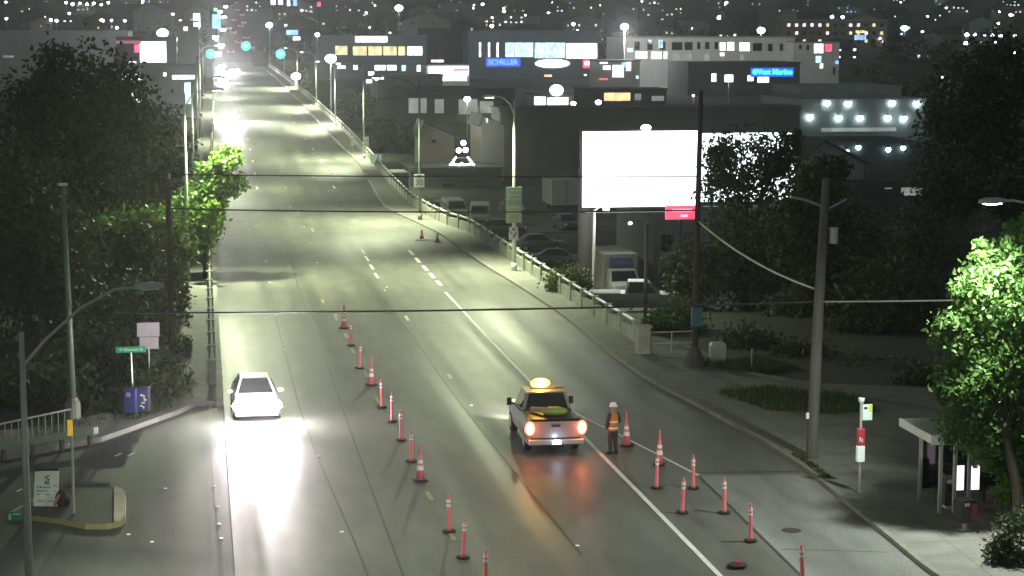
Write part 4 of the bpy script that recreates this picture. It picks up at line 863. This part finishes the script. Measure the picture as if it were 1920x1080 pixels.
for i, (lb, px, py, Y, rx, ry, n, sz, ms) in enumerate((('dark bush below the half lit tree', 250,600,98,80,80,3500,.17,D0),('olive bush beside the pale sign backs', 322,715,84,30,48,2500,.10,[LF[4],LF[1]]),('small round bush leaning over the bridge pavement', 342,660,92,16,28,1400,.09,[LF[4],LF[3]]),
        ('wide dark bush behind the picket railing', 70,740,82,110,60,4000,.15,D0),('dark bush behind the green street sign', 190,690,86,80,75,4000,.15,D0),('low bush behind the newspaper boxes', 290,735,81,50,32,2200,.11,[LF[1],LF[4]]),('tall dark bush beside the bridge lamp post', 320,560,104,30,70,2500,.14,[LF[0],LF[4]]))):
    tree(lb, gb(px, Y), [blob(px,py,Y,rx,ry),blob(px-rx*.5,py+ry*.3,Y,rx*.6,ry*.6)], n, sz, ms, 20+i, 'bush', 'bush', BG, trunk=0, spread=.26)
# right side
TR = 'dark trees right of the bridge'
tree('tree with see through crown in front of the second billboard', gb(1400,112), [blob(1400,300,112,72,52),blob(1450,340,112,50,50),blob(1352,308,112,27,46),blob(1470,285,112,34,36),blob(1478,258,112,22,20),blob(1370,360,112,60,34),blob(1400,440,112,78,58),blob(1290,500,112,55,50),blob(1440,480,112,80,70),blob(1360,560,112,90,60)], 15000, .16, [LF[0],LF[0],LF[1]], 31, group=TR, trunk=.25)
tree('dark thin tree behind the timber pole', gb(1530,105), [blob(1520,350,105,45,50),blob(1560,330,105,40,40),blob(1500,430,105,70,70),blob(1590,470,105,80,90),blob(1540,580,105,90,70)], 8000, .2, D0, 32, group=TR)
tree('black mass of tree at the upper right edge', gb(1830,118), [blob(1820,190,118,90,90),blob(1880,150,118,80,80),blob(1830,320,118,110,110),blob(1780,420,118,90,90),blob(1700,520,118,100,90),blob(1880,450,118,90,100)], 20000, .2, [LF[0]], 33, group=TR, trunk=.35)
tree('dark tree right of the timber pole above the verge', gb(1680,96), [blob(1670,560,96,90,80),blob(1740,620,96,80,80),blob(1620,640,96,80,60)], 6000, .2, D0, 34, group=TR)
tree('bright green tree lit by the street lamp at the right edge', (at(1912,1005).x, at(1912,1005).y, .1), [blob(1860,560,55.3,70,64),blob(1805,620,55.3,56,46),blob(1885,640,55.8,85,85),blob(1822,710,55.3,70,66),blob(1895,500,56.2,60,56),blob(1838,785,55.8,76,62),blob(1900,780,56.2,80,90),blob(1886,846,56.2,62,42),blob(1912,450,55.5,30,40),blob(1905,900,56.2,60,50),blob(1765,620,55.3,18,14),blob(1775,740,55.3,20,20),blob(1778,815,55.3,18,18),blob(1800,545,55.3,20,24),blob(1845,480,55.8,26,28)], 22000, .10, [LF[2],LF[6],LF[2]], 35, name='street_tree', group=None, trunk=.16)
BR = 'bushes along the verge right of the road'
for i, (lb, px, py, Y, rx, ry, n, sz, ms) in enumerate((('pale green bush just behind the parapet rail', 1066,535,112,38,36,2500,.12,[LF[4],LF[1]]),('green bush behind the pipe railing', 1265,610,98,55,45,3000,.12,[LF[1],LF[3]]),('dark bush beside the pale cabinet', 1400,660,92,60,40,3000,.13,D0),('dark bush under the trees by the timber pole', 1500,690,89,70,45,3500,.13,D0),
        ('dark hedge at the back of the grass verge', 1640,720,86,110,45,4500,.13,D0),('dark bush left of the bright tree', 1760,740,80,80,55,3500,.13,[LF[0]]),('golden lit bush at the right edge by the shelter', 1890,965,58.5,34,38,2200,.06,[LF[4],LF[5]]),('dark shrub added for the tree shade below the golden bush', 1905,1020,51.5,50,60,2200,.07,[LF[1],LF[0]]))):  # last shrub is added to darken a corner lying in tree shade
    tree(lb, gb(px, Y), [blob(px,py,Y,rx,ry),blob(px-rx*.5,py+ry*.35,Y,rx*.6,ry*.55)], n, sz, ms, 50+i, 'bush', 'bush', BR, trunk=0, spread=.26)
# ================================================================ buildings
WG = {'y': glow('win_yellow', (1,.9,.45), 1.1), 'c': glow('win_cyan', (.62,.93,1), 1.6), 'w': glow('win_white', (.95,1,1), 2.2), 'p': glow('win_pink', (1,.75,.9), 2.0), 'a': glow('win_amber', (1,.75,.35), 1.4), 'b': glow('win_blue', (.25,.5,1), 2.0), 'r': glow('win_red', (1,.06,.15), 1.8), 'd': mat('win_dark', (.012,.014,.016), .2), 'm': glow('win_dim', (.9,.95,.9), .22), 'g': glow('win_green', (.4,1,.4), 1.5)}
WALLS = {'grey': mat('wall_grey', (.26,.285,.285), .85, var=.15, scale=.3), 'dark': mat('wall_dark', (.09,.095,.095), .85, var=.2, scale=.3), 'white': mat('wall_white', (.75,.73,.71), .85, var=.1, scale=.3), 'tan': mat('wall_tan', (.27,.23,.2), .85, var=.12, scale=.3), 'blue': mat('wall_bluegrey', (.2,.23,.27), .85, var=.12, scale=.3), 'ware': mat('wall_dark_teal', (.12,.125,.12), .85, var=.25, scale=.15), 'black': mat('wall_black', (.04,.042,.042), .9), 'pink': mat('wall_pink', (.36,.29,.27), .85, var=.1, scale=.4)}
ROOF = mat('flat_roof', (.08,.085,.085), .9, var=.2, scale=.2); ROOFL = mat('pale_roof', (.22,.25,.25), .8, var=.15, scale=.2); TRIM = mat('trim', (.4,.4,.39), .7)
def building(label, x0, x1, yt, Y, depth, wall, wins=(), zb=None, cat='building', name='building', gable=None, roofm=None, group=None, para=.35):
    zb = gz(0, Y)-.3 if zb is None else zb; a, c = aty(x0, yt, Y), aty(x1, yt, Y); r_ = empty(name, label, cat, ((a.x+c.x)/2, Y, zb), 0, group); w, h = (c.x-a.x)/2, a.z-zb
    b = MB()
    if gable is None:
        b.bb(-w,w,0,depth,0,h-.02); b.build('wall', WALLS[wall], r_)
        b = MB(); b.bb(-w-.15,w+.15,-.12,depth+.1,h-.018,h+para*.6); b.build('roof', roofm or ROOF, r_)
        b = MB(); b.bb(-w-.18,w+.18,-.16,-.125,h-para,h+para*.5); b.build('cornice', TRIM if wall in ('white','tan') else WALLS[wall], r_)
    else:
        gx, gy = gable; g = aty(gx, gy, Y); gxl = g.x-(a.x+c.x)/2; gh = g.z-zb
        b.loft([[(-w,y,0),(w,y,0),(w,y,h),(gxl,y,gh),(-w,y,h)] for y in (0,depth)]); b.build('wall', WALLS[wall], r_)
        b = MB()
        for x, z in ((-w-.3,h-.2),(w+.3,h-.2)): b.loft([[(x,y,z),(gxl,y,gh+.05),(gxl,y,gh+.25),(x,y,z+.2)] for y in (-.4,depth+.3)])
        b.build('roof', roofm or ROOF, r_)
    ox = (a.x+c.x)/2
    for q in wins:
        wx0, wx1, wy0, wy1, k = q[:5]; p0, p1 = aty(wx0, wy0, Y), aty(wx1, wy1, Y); X0, X1, Z1, Z0 = p0.x-ox, p1.x-ox, p0.z-zb, p1.z-zb
        b = MB(); b.bb(X0,X1,-.05,-.01,Z0,Z1); o = b.build('window', WG[k], r_)
        if (X1-X0) > 1.5 and k != 'm':
            b = MB(); n = max(1, int((X1-X0)/3.2)); t = .06
            for i in range(n+1): x = X0+(X1-X0)*i/n; b.bb(x-t,x+t,-.10,-.051,Z0,Z1)
            b.bb(X0,X1,-.12,-.101,Z0-.12,Z0+.02); b.build('frame', M_DARK, o)
    r_['fx'] = ox; return r_
def blob_sign(root, px0, px1, py0, py1, Y, k, oval=False, name='sign_panel', gap=.35):
    p0, p1 = aty(px0, py0, Y), aty(px1, py1, Y); L = root.location; X0, X1, Z1, Z0 = p0.x-L.x, p1.x-L.x, p0.z-L.z, p1.z-L.z; b = MB()
    if oval: b.tube([((X0+X1)/2,-gap,(Z0+Z1)/2),((X0+X1)/2,-gap+.2,(Z0+Z1)/2)], 1, 20); b.v = [((v[0]-(X0+X1)/2)*(X1-X0)/2+(X0+X1)/2, v[1], (v[2]-(Z0+Z1)/2)*(Z1-Z0)/2+(Z0+Z1)/2) for v in b.v]
    else: b.bb(X0,X1,-gap,-gap+.2,Z0,Z1)
    return b.build(name, k, root, bevel=0 if oval else .08)
SG = {'w': glow('sign_white', (.95,1,1), 3.0), 'blue': glow('sign_blue', (.06,.2,1), 3.0), 'cyan': glow('sign_cyan', (.05,.75,1), 2.5), 'red': glow('sign_red', (1,.05,.12), 2.5), 'pink': glow('sign_pink', (1,.8,.9), 3.0), 'dblue': glow('sign_deep_blue', (.006,.06,.8), 1.0), 'canopy': glow('canopy_red', (.6,.02,.08), .4)}
# --- along the far left
building('long low grey windowless building at the far left of the junction', -20, 240, 58, 560, 40, 'grey', [(6,26,104,108,'m')])
r_ = building('dark shop with a red canopy band and blazing white panel', 218, 330, 70, 520, 20, 'black', [(240,256,115,121,'p')])
blob_sign(r_, 218, 265, 76, 82, 520, SG['canopy'], name='canopy_band', gap=.9); blob_sign(r_, 262, 312, 78, 117, 520, SG['w'], name='lit_panel'); blob_sign(r_, 252, 263, 84, 98, 520, SG['red'], name='red_panel')
building('low flat grey building with lit eaves behind the left trees', 238, 375, 124, 430, 20, 'grey', [(228,266,138,150,'w'),(243,270,172,200,'w'),(306,312,136,143,'w'),(322,366,141,149,'w'),(345,360,155,195,'c')], roofm=ROOFL)
building('dark block standing left of the avenue behind the oval sign', 330, 372, 40, 700, 15, 'dark', [(362,376,25,50,'w'),(344,352,50,58,'p')])
# --- centre
r_ = building('grey building with a row of yellow lit windows and white roof sign', 598, 800, 67, 690, 30, 'blue', [(628,652,86,103,'y'),(661,688,87,104,'y'),(690,716,87,104,'y'),(718,744,87,104,'y'),(746,760,87,104,'y'),(763,792,87,104,'w')]+[(632,648,123,129,'w'),(662,671,122,131,'w'),(702,723,122,132,'w'),(725,744,122,132,'w'),(753,761,122,133,'c'),(781,800,122,134,'w')])
blob_sign(r_, 666, 726, 68, 79, 690, SG['w'], name='white_sign')
building('tall dark windowless block between the yellow and the blue lit windows', 798, 880, 54, 705, 25, 'dark', [(808,832,112,117,'p')])
r_ = building('blue grey building with cyan lit window band and three narrow slits', 878, 1122, 58, 690, 30, 'blue', [(898,902,80,107,'w'),(915,919,80,107,'w'),(931,935,80,107,'w'),(947,1000,80,107,'c'),(1002,1060,80,109,'c'),(1061,1120,81,110,'w'),(1020,1035,140,144,'a'),(1095,1100,139,142,'w')])
blob_sign(r_, 1003, 1068, 111, 127, 690, SG['w'], True, 'oval_sign'); blob_sign(r_, 1093, 1121, 112, 127, 690, SG['red'], name='red_sign'); blob_sign(r_, 1096, 1117, 115, 122, 690, SG['pink'], name='red_sign_face', gap=.5)
blob_sign(r_, 911, 976, 109, 125, 690, SG['dblue'], name='blue_backboard', gap=.2)
p = aty(943, 117, 690); text('blue_lettering', 'SCHILLER', 2.5, SG['blue'], r_, (p.x-r_.location.x, -.45, p.z-r_.location.z), 0, .05, bold=.06)
r_ = building('low shopfront with a blazing white and red fascia below the dark block', 798, 880, 122, 620, 14, 'white', [(802,876,142,152,'w')]); blob_sign(r_, 803, 878, 124, 141, 620, SG['w'], name='fascia'); blob_sign(r_, 850, 878, 129, 133, 620, SG['red'], name='red_stripe', gap=.5)
building('filling station canopy roof left of the blazing shopfront', 700, 830, 141, 560, 12, 'grey', [(690,702,134,142,'w'),(707,720,140,149,'w'),(686,698,149,156,'w')], roofm=ROOFL)
building('long dim grey shed with pale doors behind the tall pale lamp post', 760, 965, 168, 400, 20, 'dark', [(766,800,184,212,'m'),(815,832,186,212,'m'),(860,895,186,214,'m'),(900,925,190,212,'m')])
building('small gabled house with tan wall beside the lamp post', 790, 852, 256, 262, 8, 'pink', [(809,818,262,268,'d')], gable=(794,230), name='house', cat='house')
building('narrow tan gabled building left of the big warehouse', 903, 945, 235, 240, 10, 'tan', [(912,914,222,230,'w')], gable=(905,218), name='house', cat='house')
# big warehouse behind the billboard
building('huge dark flat roofed warehouse behind the glowing billboard', 938, 1500, 205, 262, 8, 'ware', [(1005,1035,318,330,'d'),(960,985,316,332,'m')], roofm=mat('teal_roof', (.09,.115,.115), .8, var=.1))
r_ = building('lit kiosk glowing white in front of the blue grey building', 1000, 1072, 178, 420, 10, 'white', [(1001,1024,181,197,'w'),(1026,1066,183,197,'w')])
blob_sign(r_, 1030, 1056, 158, 180, 420, SG['w'], True, 'bright_sign')
building('lit van depot with warm strip of light behind the big warehouse', 1095, 1250, 168, 445, 12, 'dark', [(1132,1182,174,189,'a'),(1190,1202,176,188,'m'),(1222,1245,180,189,'m')])
# --- right
w9 = [(1190+i*24,1199+i*24,78,93,'d') for i in range(3)]+[(1260,1279,79,93,'d'),(1284,1298,79,93,'d'),(1307,1313,79,92,'d'),(1322,1330,79,92,'d'),(1340,1346,79,92,'d')]+[(1349,1361,80,95,'w'),(1363,1377,79,95,'w'),(1386,1406,80,96,'w'),(1412,1428,81,95,'d'),(1440,1448,82,95,'d'),(1462,1468,82,95,'d'),(1478,1486,82,95,'d')]+[(1216,1222,75,82,'c'),(1234,1243,75,90,'c')]
w9 += [(1176,1188,90,98,'c'),(1191,1214,97,110,'w'),(1220,1241,97,111,'w'),(1244,1251,97,110,'w'),(1262,1274,99,112,'m'),(1282,1296,100,112,'m'),(1320,1330,102,114,'m'),(1350,1358,99,105,'w'),(1388,1396,102,112,'m')]
building('wide pale building with two rows of windows right of centre', 1172, 1490, 69, 640, 30, 'white', w9)
r_ = building('pale corner tower with scattered blue and red lights', 1488, 1574, 79, 632, 18, 'white', [(1526,1544,82,100,'w'),(1546,1560,83,97,'r'),(1529,1540,105,118,'c'),(1537,1543,119,128,'w'),(1498,1503,84,92,'d'),(1512,1517,84,94,'d'),(1562,1566,126,140,'d'),(1566,1572,114,120,'b')])
rnd = random.Random(11); w7 = []
for row in range(3):
    for i in range(13):
        x = 1476+i*14.5; y = 44+row*15
        k = rnd.choice('dddddwappyd'); w7.append((x,x+6,y,y+6,k))
building('pale apartment block with many small lit windows on the hill', 1464, 1664, 37, 860, 18, 'tan', w7+[(1602,1624,66,75,'b'),(1604,1622,57,62,'y')], name='apartment_block')
r_ = building('dark store with a bright blue lettered sign right of centre', 1290, 1500, 118, 560, 25, 'dark', [(1334,1343,138,153,'w'),(1358,1375,140,154,'w'),(1401,1413,141,152,'w'),(1420,1442,141,155,'w')])
p = aty(1447, 135, 560); L = r_.location; blob_sign(r_, 1407, 1488, 127, 144, 560, SG['dblue'], name='blue_backboard', gap=.2); text('blue_lettering', 'West Marine', 2.15, SG['cyan'], r_, (p.x-L.x+.4,-.45,p.z-L.z), 0, .06, bold=.05); b = MB(); q = aty(1415, 135, 560); b.ball((q.x-L.x,-.45,q.z-L.z), (.75,.15,.75), 12, 8); b.build('round_emblem', SG['cyan'], r_)
building('small pink storefront with lit red trim left of the pale building', 1120, 1200, 114, 585, 12, 'white', [(1124,1140,116,120,'p'),(1130,1145,123,131,'w'),(1148,1170,122,145,'w'),(1166,1174,117,126,'b'),(1174,1183,116,133,'p'),(1123,1140,147,150,'r'),(1193,1197,142,147,'w')])
building('low commercial block with pale sloped roof right of the trees', 1500, 1690, 163, 400, 20, 'grey', [(1477,1492,180,200,'a'),(1610,1635,181,186,'d'),(1648,1666,181,186,'d')], roofm=ROOFL)
r_ = building('long storage building dotted with round wall lamps', 1500, 1735, 188, 330, 24, 'grey', [(1540,1680,240,246,'m')], roofm=ROOFL)
for i, (px, py) in enumerate(((1550,193),(1590,194),(1672,193),(1719,194),(1518,219),(1572,221),(1612,221),(1664,221),(1694,222))):
    p = aty(px, py, 330); b = MB(); b.box((p.x-r_.location.x,-.25,p.z-r_.location.z+.25),(.5,.5,.3)); o = b.build('wall_lamp', M_DARK, r_); b = MB(); b.ball((p.x-r_.location.x,-.35,p.z-r_.location.z), (.5,.25,.42), 10, 6); b.build('bulb', GL['c'], o)
r_ = building('low unit row with wall lamps behind the white gabled building', 1560, 1720, 268, 215, 10, 'dark')
for px, py in ((1568,278),(1586,284),(1608,276),(1664,280),(1692,277)):
    p = aty(px, py, 215); b = MB(); b.box((p.x-r_.location.x,-.2,p.z-r_.location.z+.2),(.35,.4,.2)); o = b.build('wall_lamp', M_DARK, r_); b = MB(); b.ball((p.x-r_.location.x,-.3,p.z-r_.location.z), (.3,.15,.3), 10, 6); b.build('bulb', GL['b'], o)
building('dim white gabled building behind the thin dark tree', 1500, 1620, 305, 160, 14, 'grey', gable=(1545,266), roofm=ROOF, name='house', cat='house')
building('low dim shed with a pale door right of the gabled building', 1578, 1732, 345, 158, 8, 'dark', [(1659,1672,324+22,328+26,'m'),(1690,1728,348,366,'m')])
building('pale grey flat building below the small red sign', 1227, 1330, 400, 150, 14, 'grey', [(1240,1262,440,470,'d')])
building('dark low building across the lot left of the billboard column', 1000, 1230, 440, 176, 10, 'dark', [(1010,1075,455,462,'m'),(1120,1180,452,470,'d')])
building('plain dark shed behind the pair of white vans', 770, 940, 318, 232, 10, 'dark', [(830,850,345,362,'d')])
# string light tent
r_ = empty('lit_entrance', 'small entrance arch outlined with white string lights and two globes', 'arch', (aty(866,330,236).x, 236, gz(0,236))); zt = aty(866, 296, 236).z-gz(0,236)
b = MB()
for s in (-1, 1): b.tube([(s*1.5,0,0),(s*1.4,0,zt*.75),(s*.5,0,zt)], .07, 6)
b.tube([(-.5,0,zt),(.5,0,zt)], .07, 6); b.build('arch_frame', M_DARK, r_)
b = MB()
for i in range(9): b.ball((-1.4+i*.35,-.1,zt*.75+.1*math.sin(i*2)), .13, 8, 5)
for s in (-1, 1):
    for i in range(4): b.ball((s*(1.4-i*.22),-.1,zt*.75+i*.28), .10, 8, 5)
b.build('string_lights', GL['w'], r_)
for x, z in ((-.35,zt+.9),(.45,zt+.95),(.2,zt+1.8)): b = MB(); b.ball((x,0,z), .30, 10, 8); b.build('globe', GL['c'], r_)
# lamps in the lots
for a_ in (('blinding white globe lamp by the parapet above the thin post',620,110,330,.09,1.15,'c'),('big round white lamp high above the yellow lit building',748,15,900,.12,2.2,'w'),('oval blue white lamp above the gap left of the pale building',1171,50,600,.12,1.6,'b',25000),('twin cyan lamp in front of the dim shed',876,186,330,.08,.7,'c'),('small white lamp at the tip of the warehouse roof',1075,194,300,.07,.5,'w'),('white lamp beside the row of lit vans',1122,192,410,.07,.8,'w'),
  ('large blue white floodlight right of the apartment block',1696,53,860,.12,2.0,'b'),('glaring white tower lamp above the pale building',1427,57,760,.12,2.0,'w'),('white lamp beyond the warehouse beside the blue lettered store',1366,146,480,.08,1.1,'w'),('small cyan lamp above the warehouse roof at right',1300,179,300,.07,.22,'c'),('oval pinkish lamp above the blazing white panel',305,62,560,.1,1.9,'w'),('bluish lamp glinting through the left trees',162,186,170,.06,.2,'b'),('small white lamp on the flat roof edge left of centre',595,65,640,.1,.9,'w'),('lamp by the parapet below the row of small lit signs',555,143,480,.1,1.4,'w'),('dim lamp left of the small gabled house',706,148,520,.08,.6,'a' if False else 'y'),('cyan lamp above the avenue left of the filling station',505,47,760,.1,1.6,'c')):
    lb, px, py, Y, rr, g, k = a_[:7]; lamp_pole(lb, px, py, Y, rr, g, k, power=(a_+(0,))[7])
# traffic signals at the junction
SGN = glow('signal_green', (.02,1,.72), 2.2); SGW = glow('signal_core', (.6,1,.9), 6)
for px, py, Y, lb in ((395,101,690,'green traffic signal left of the avenue'),(461,86,700,'green traffic signal hanging over the avenue'),(526,101,690,'green traffic signal right of the avenue')):
    a = aty(px, py, Y); zb = dz(Y) if 380 < px < 520 else gz(0,Y); r_ = empty('traffic_signal', lb, 'traffic signal', (a.x, Y, zb), 0, 'green signals at the far junction'); h = a.z-zb
    b = MB(); b.bb(-.3,.3,-.2,.2,h-.6,h+1.5); b.build('signal_case', M_DARK, r_); b = MB(); b.tube([(1.2,.2,-.5),(1.2,.2,h+2),(0,.1,h+1.9)], .12, 8); b.build('mast', M_GALV, r_)
    b = MB(); b.ball((0,-.28,h), (1.6,.25,1.6), 14, 8); o = b.build('green_lens_halo', SGN, r_, True); b = MB(); b.ball((0,-.52,h), (.5,.12,.5), 10, 6); b.build('bulb', SGW, o)  # lens ball enlarged to carry the signal's glare halo
    for z, m_ in ((.7, M_RED),(1.3, M_RED)): b = MB(); b.ball((0,-.2,h+z*.8), (.18,.08,.18), 8, 6); b.build('dark_lens', m_, r_)
# lit signs along the avenue
for i, (px, py, w, h, Y, k, lb) in enumerate(((368,42,12,26,800,'w','tall white lit sign left of the avenue'),(404,18,7,6,1000,'g','small lime green sign above the avenue'),(406,40,16,26,900,'b','blue white sign cluster at the left of the avenue'),(548,61,22,9,760,'b','blue edged white sign right of the avenue'),(556,72,14,7,745,'w','small white sign under the blue edged sign'),(512,3,9,12,1100,'w','first of the white signs on the skyline right of the avenue'),(526,3,9,12,1100,'p','second pinkish sign on the skyline right of the avenue'),(541,4,6,14,1100,'w','third narrow sign on the skyline right of the avenue'),(553,4,7,14,1100,'b','bluish last sign on the skyline right of the avenue'),(598,8,7,8,1000,'r','small red sign right of the skyline row'),(330,74,5,10,650,'w','slim white upper sign beside the oval lamp'),(330,93,5,10,650,'w','slim white lower sign beside the oval lamp'))):
    a = aty(px, py, Y); zb = gz(0, Y); r_ = empty('lit_sign', lb, 'sign', (a.x, Y, zb)); s = Y*.985/FPX; hh = a.z-zb
    b = MB(); b.bb(-w*s/2,w*s/2,-.3,0,hh-h*s/2,hh+h*s/2); b.build('face', WG[k], r_, bevel=.3); b = MB(); b.bb(-.15,.15,.01,.3,-.5,hh); b.build('post', M_DARK, r_)

# ================================================================ houses on the far hillside
rnd = random.Random(77); HW = ['dark','dark','grey','black','tan']; desc = {'w':'white','a':'amber','p':'pinkish','y':'yellow','c':'cyan','b':'bluish','m':'dim','d':'dark'}
NUM = {0:'no',1:'one',2:'two',3:'three',4:'four',5:'five',6:'six'}
cells = []
for row, (Y, n) in enumerate(((830,15),(960,16),(1110,17),(1290,18),(1500,19),(1740,20))):
    for i in range(n): cells.append((row, Y*rnd.uniform(.97,1.03), (i+rnd.uniform(.15,.85))/n*1960-20))
taken = set(); seen = {}
for row, Y, px in cells:
    if 385 < px < 480: continue
    s = Y*.985/FPX; x = aty(px, 50, Y).x; zb = gz(0, Y)-.5; hw = rnd.uniform(5,12); h = rnd.choice((5,6,7,9,12)) if row < 4 else rnd.choice((5,6,7))
    wl = rnd.choice(HW); rt = rnd.choice(('flat','gabled','gabled')); k = rnd.choice('wwwwaapyyccbm'); nw = rnd.choice((1,1,2,2,3,4,5,6))
    base = f"{ {'dark':'dark','grey':'grey','black':'black','tan':'tan'}[wl]} {rt} house with {NUM[nw]} {desc[k]} lit window{'s' if nw>1 else ''}"
    third = 'left' if px < 640 else 'centre' if px < 1280 else 'right'; band = ('lowest','lower','middle','middle','upper','topmost')[row]
    lb = f"{base}, {band} hill row, {third}"
    grp = 'houses on the far hillside: '+lb
    r_ = empty('hillside_house', lb, 'house', (x, Y, zb), 0, 'houses on the far hillside'); seen.setdefault(lb, []).append(r_)
    b = MB(); d = rnd.uniform(7,11)
    if rt == 'flat': b.bb(-hw,hw,0,d,0,h); b.build('wall', WALLS[wl], r_); b = MB(); b.bb(-hw-.3,hw+.3,-.3,d+.3,h+.01,h+.4); b.build('roof', ROOF, r_)
    else: b.loft([[(-hw,y,0),(hw,y,0),(hw,y,h),(0,y,h+hw*.4),(-hw,y,h)] for y in (0,d)]); b.build('wall', WALLS[wl], r_); b = MB(); [b.loft([[(sx*(hw+.4),y,h-.2),(0,y,h+hw*.4+.02),(0,y,h+hw*.4+.3),(sx*(hw+.4),y,h+.1)] for y in (-.4,d+.4)]) for sx in (-1,1)]; b.build('roof', ROOF, r_)
    cols = max(2, int(hw/1.6)); slots = [(c_, fl) for c_ in range(cols) for fl in range(max(1, int(h/3)))]; rnd.shuffle(slots)
    for c_, fl in slots[:nw]:
        xx = -hw+(c_+.5)*2*hw/cols; zz = 1.3+fl*3; ww = rnd.uniform(.28,.8); b = MB(); b.bb(xx-ww,xx+ww,-.08,-.01,zz,zz+rnd.uniform(.6,1.4)); b.build('lit_window', WG[k], r_)
    for c_, fl in slots[nw:nw+2]:
        xx = -hw+(c_+.5)*2*hw/cols; zz = 1.3+fl*3; b = MB(); b.bb(xx-.6,xx+.6,-.06,-.01,zz,zz+1.3); b.build('dark_window', WG['d'], r_)
# bright row on the skyline at the left and lamps among the houses
for i, (px, py, Y, g, k) in enumerate(((124,5,1500,1.6,'w'),(136,8,1500,1.8,'w'),(150,6,1500,1.5,'w'),(163,8,1500,1.8,'w'),(176,6,1500,1.6,'w'),(190,9,1500,1.4,'w'),(203,5,1500,1.6,'w'),(96,37,1100,1.5,'w'),(106,39,1100,1.5,'b'),(130,25,1200,1.1,'w'),(191,39,1050,2.0,'y'),(209,38,1050,1.0,'w'),(234,39,1050,1.2,'b'),(12,35,1200,1.2,'w'),(11,4,1500,1.3,'w'),(219,52,900,1.0,'w'),(268,2,1600,1.5,'b'),(905,8,1500,1.8,'w'),(922,49,950,1.6,'y'),(945,21,1300,1.5,'w'),(1075,45,1000,1.4,'w'),(1028,24,1300,1.0,'w'),(1227,5,1600,.9,'w'),(1362,5,1500,2.0,'b'),(1349,33,1150,2.2,'w'),(1689,4,1500,1.1,'w'),(1739,31,1200,1.2,'w'),(1745,43,1100,1.1,'w'),(1813,65,900,1.6,'w'),(1828,65,900,1.2,'w'),(1848,66,900,1.6,'b'),(1860,66,900,1.6,'b'),(1876,67,900,1.3,'w'),(1903,67,900,1.3,'y'),(1811,81,850,1.7,'b'),(1902,100,800,1.2,'w'),(1829,101,800,.9,'w'),(1895,28,1200,1.8,'y'),(1872,44,1100,1.2,'w'),(1766,145,420,.45,'y'),(1779,145,420,.45,'b'),(1560,32,900,1.4,'b'),(1580,32,900,1.3,'p'))):
    k = 'w' if k == 'p' else k
    zone = 'skyline row at the upper left' if i < 7 else 'slope at the left' if px < 300 else 'slope above the centre' if px < 1300 else 'slope at the right'
    sz = 'large' if g > 1.55 else 'medium' if g > 1.15 else 'small'
    rt = lamp_pole(f"{sz} {'white' if k=='w' else 'bluish' if k=='b' else 'warm'} street lamp glowing on the far {zone}", px, py, Y, .1, g*.8, k, group='lamps on the far hillside')
rl = random.Random(5)
for i in range(45):
    px, Y = rl.uniform(0, 1920), rl.uniform(820, 1900)
    if 380 < px < 480: continue
    x = aty(px, 50, Y).x; zb = gz(0, Y); d_ = Vector((x, Y, zb+7-CAMZ)); q = 540-FPX*(d_.dot(_u)/d_.dot(_f))
    if q < 2: continue
    k = rl.choice('wwwwwyb'); zone = 'slope at the left' if px < 640 else 'slope above the centre' if px < 1300 else 'slope at the right'
    lamp_pole(f"tiny {'white' if k=='w' else 'bluish' if k=='b' else 'warm'} street lamp glinting between houses on the far {zone}", px, q, Y, .08, rl.uniform(.5,.95), k, group='tiny lamps between the hillside houses')
# dark tree clumps between the houses
EXTRA = 0
for i, (px, Y, h, w) in enumerate(((60,780,9,80),(330,900,12,70),(560,800,10,60),(660,860,12,90),(860,820,10,70),(1000,830,9,80),(1140,780,10,60),(1250,900,14,90),(1390,1000,14,90),(1700,780,13,90),(1800,720,12,80),(1880,840,14,80),(760,1000,14,90),(1560,950,12,60),(1640,600,9,70),(1720,520,9,60),(560,620,7,36),(660,420,6,40),(720,300,5,60),(520,860,10,40))):
    s = FPX/Y*.985; x = aty(px,50,Y).x; zb = gz(0,Y); rx = w/s
    blobs = [(x,Y,zb+h*.5,rx*.5,rx*.4,h*.5),(x-rx*.5,Y+1,zb+h*.4,rx*.4,rx*.35,h*.42),(x+rx*.5,Y-1,zb+h*.38,rx*.45,rx*.35,h*.4)]
    side = 'left' if px < 640 else 'centre' if px < 1280 else 'right'
    tree(f"{'wide' if w>75 else 'narrow'} dark tree clump {'high on the hill' if Y>840 else 'at the foot of the hill' if Y>650 else 'in the low lots'}, {side} of the view", (x,Y,zb), blobs, 1100, .7 if Y>650 else .4, [LF[0]], 200+i, group='dark trees among the far houses', trunk=.3, spread=.25)

# ================================================================ added air volume
b = MB(); b.bb(-905,1805,-45,4205,-9,180); hz = b.build('bloom_haze', mat('x_tmp', (0,0,0)))  # medium put in so that the lamps bloom
hm = bpy.data.materials.new('bloom_haze_air'); hm.use_nodes = True; nt = hm.node_tree; nt.nodes.remove(nt.nodes['Principled BSDF'])
pv = nt.nodes.new('ShaderNodeVolumePrincipled'); pv.inputs['Color'].default_value = (.93,.96,.95,1); pv.inputs['Density'].default_value = BLOOM_HAZE; pv.inputs['Anisotropy'].default_value = .8
nt.links.new(pv.outputs[0], nt.nodes['Material Output'].inputs['Volume']); hz.data.materials[0] = hm; tag(hz, kind='stuff')
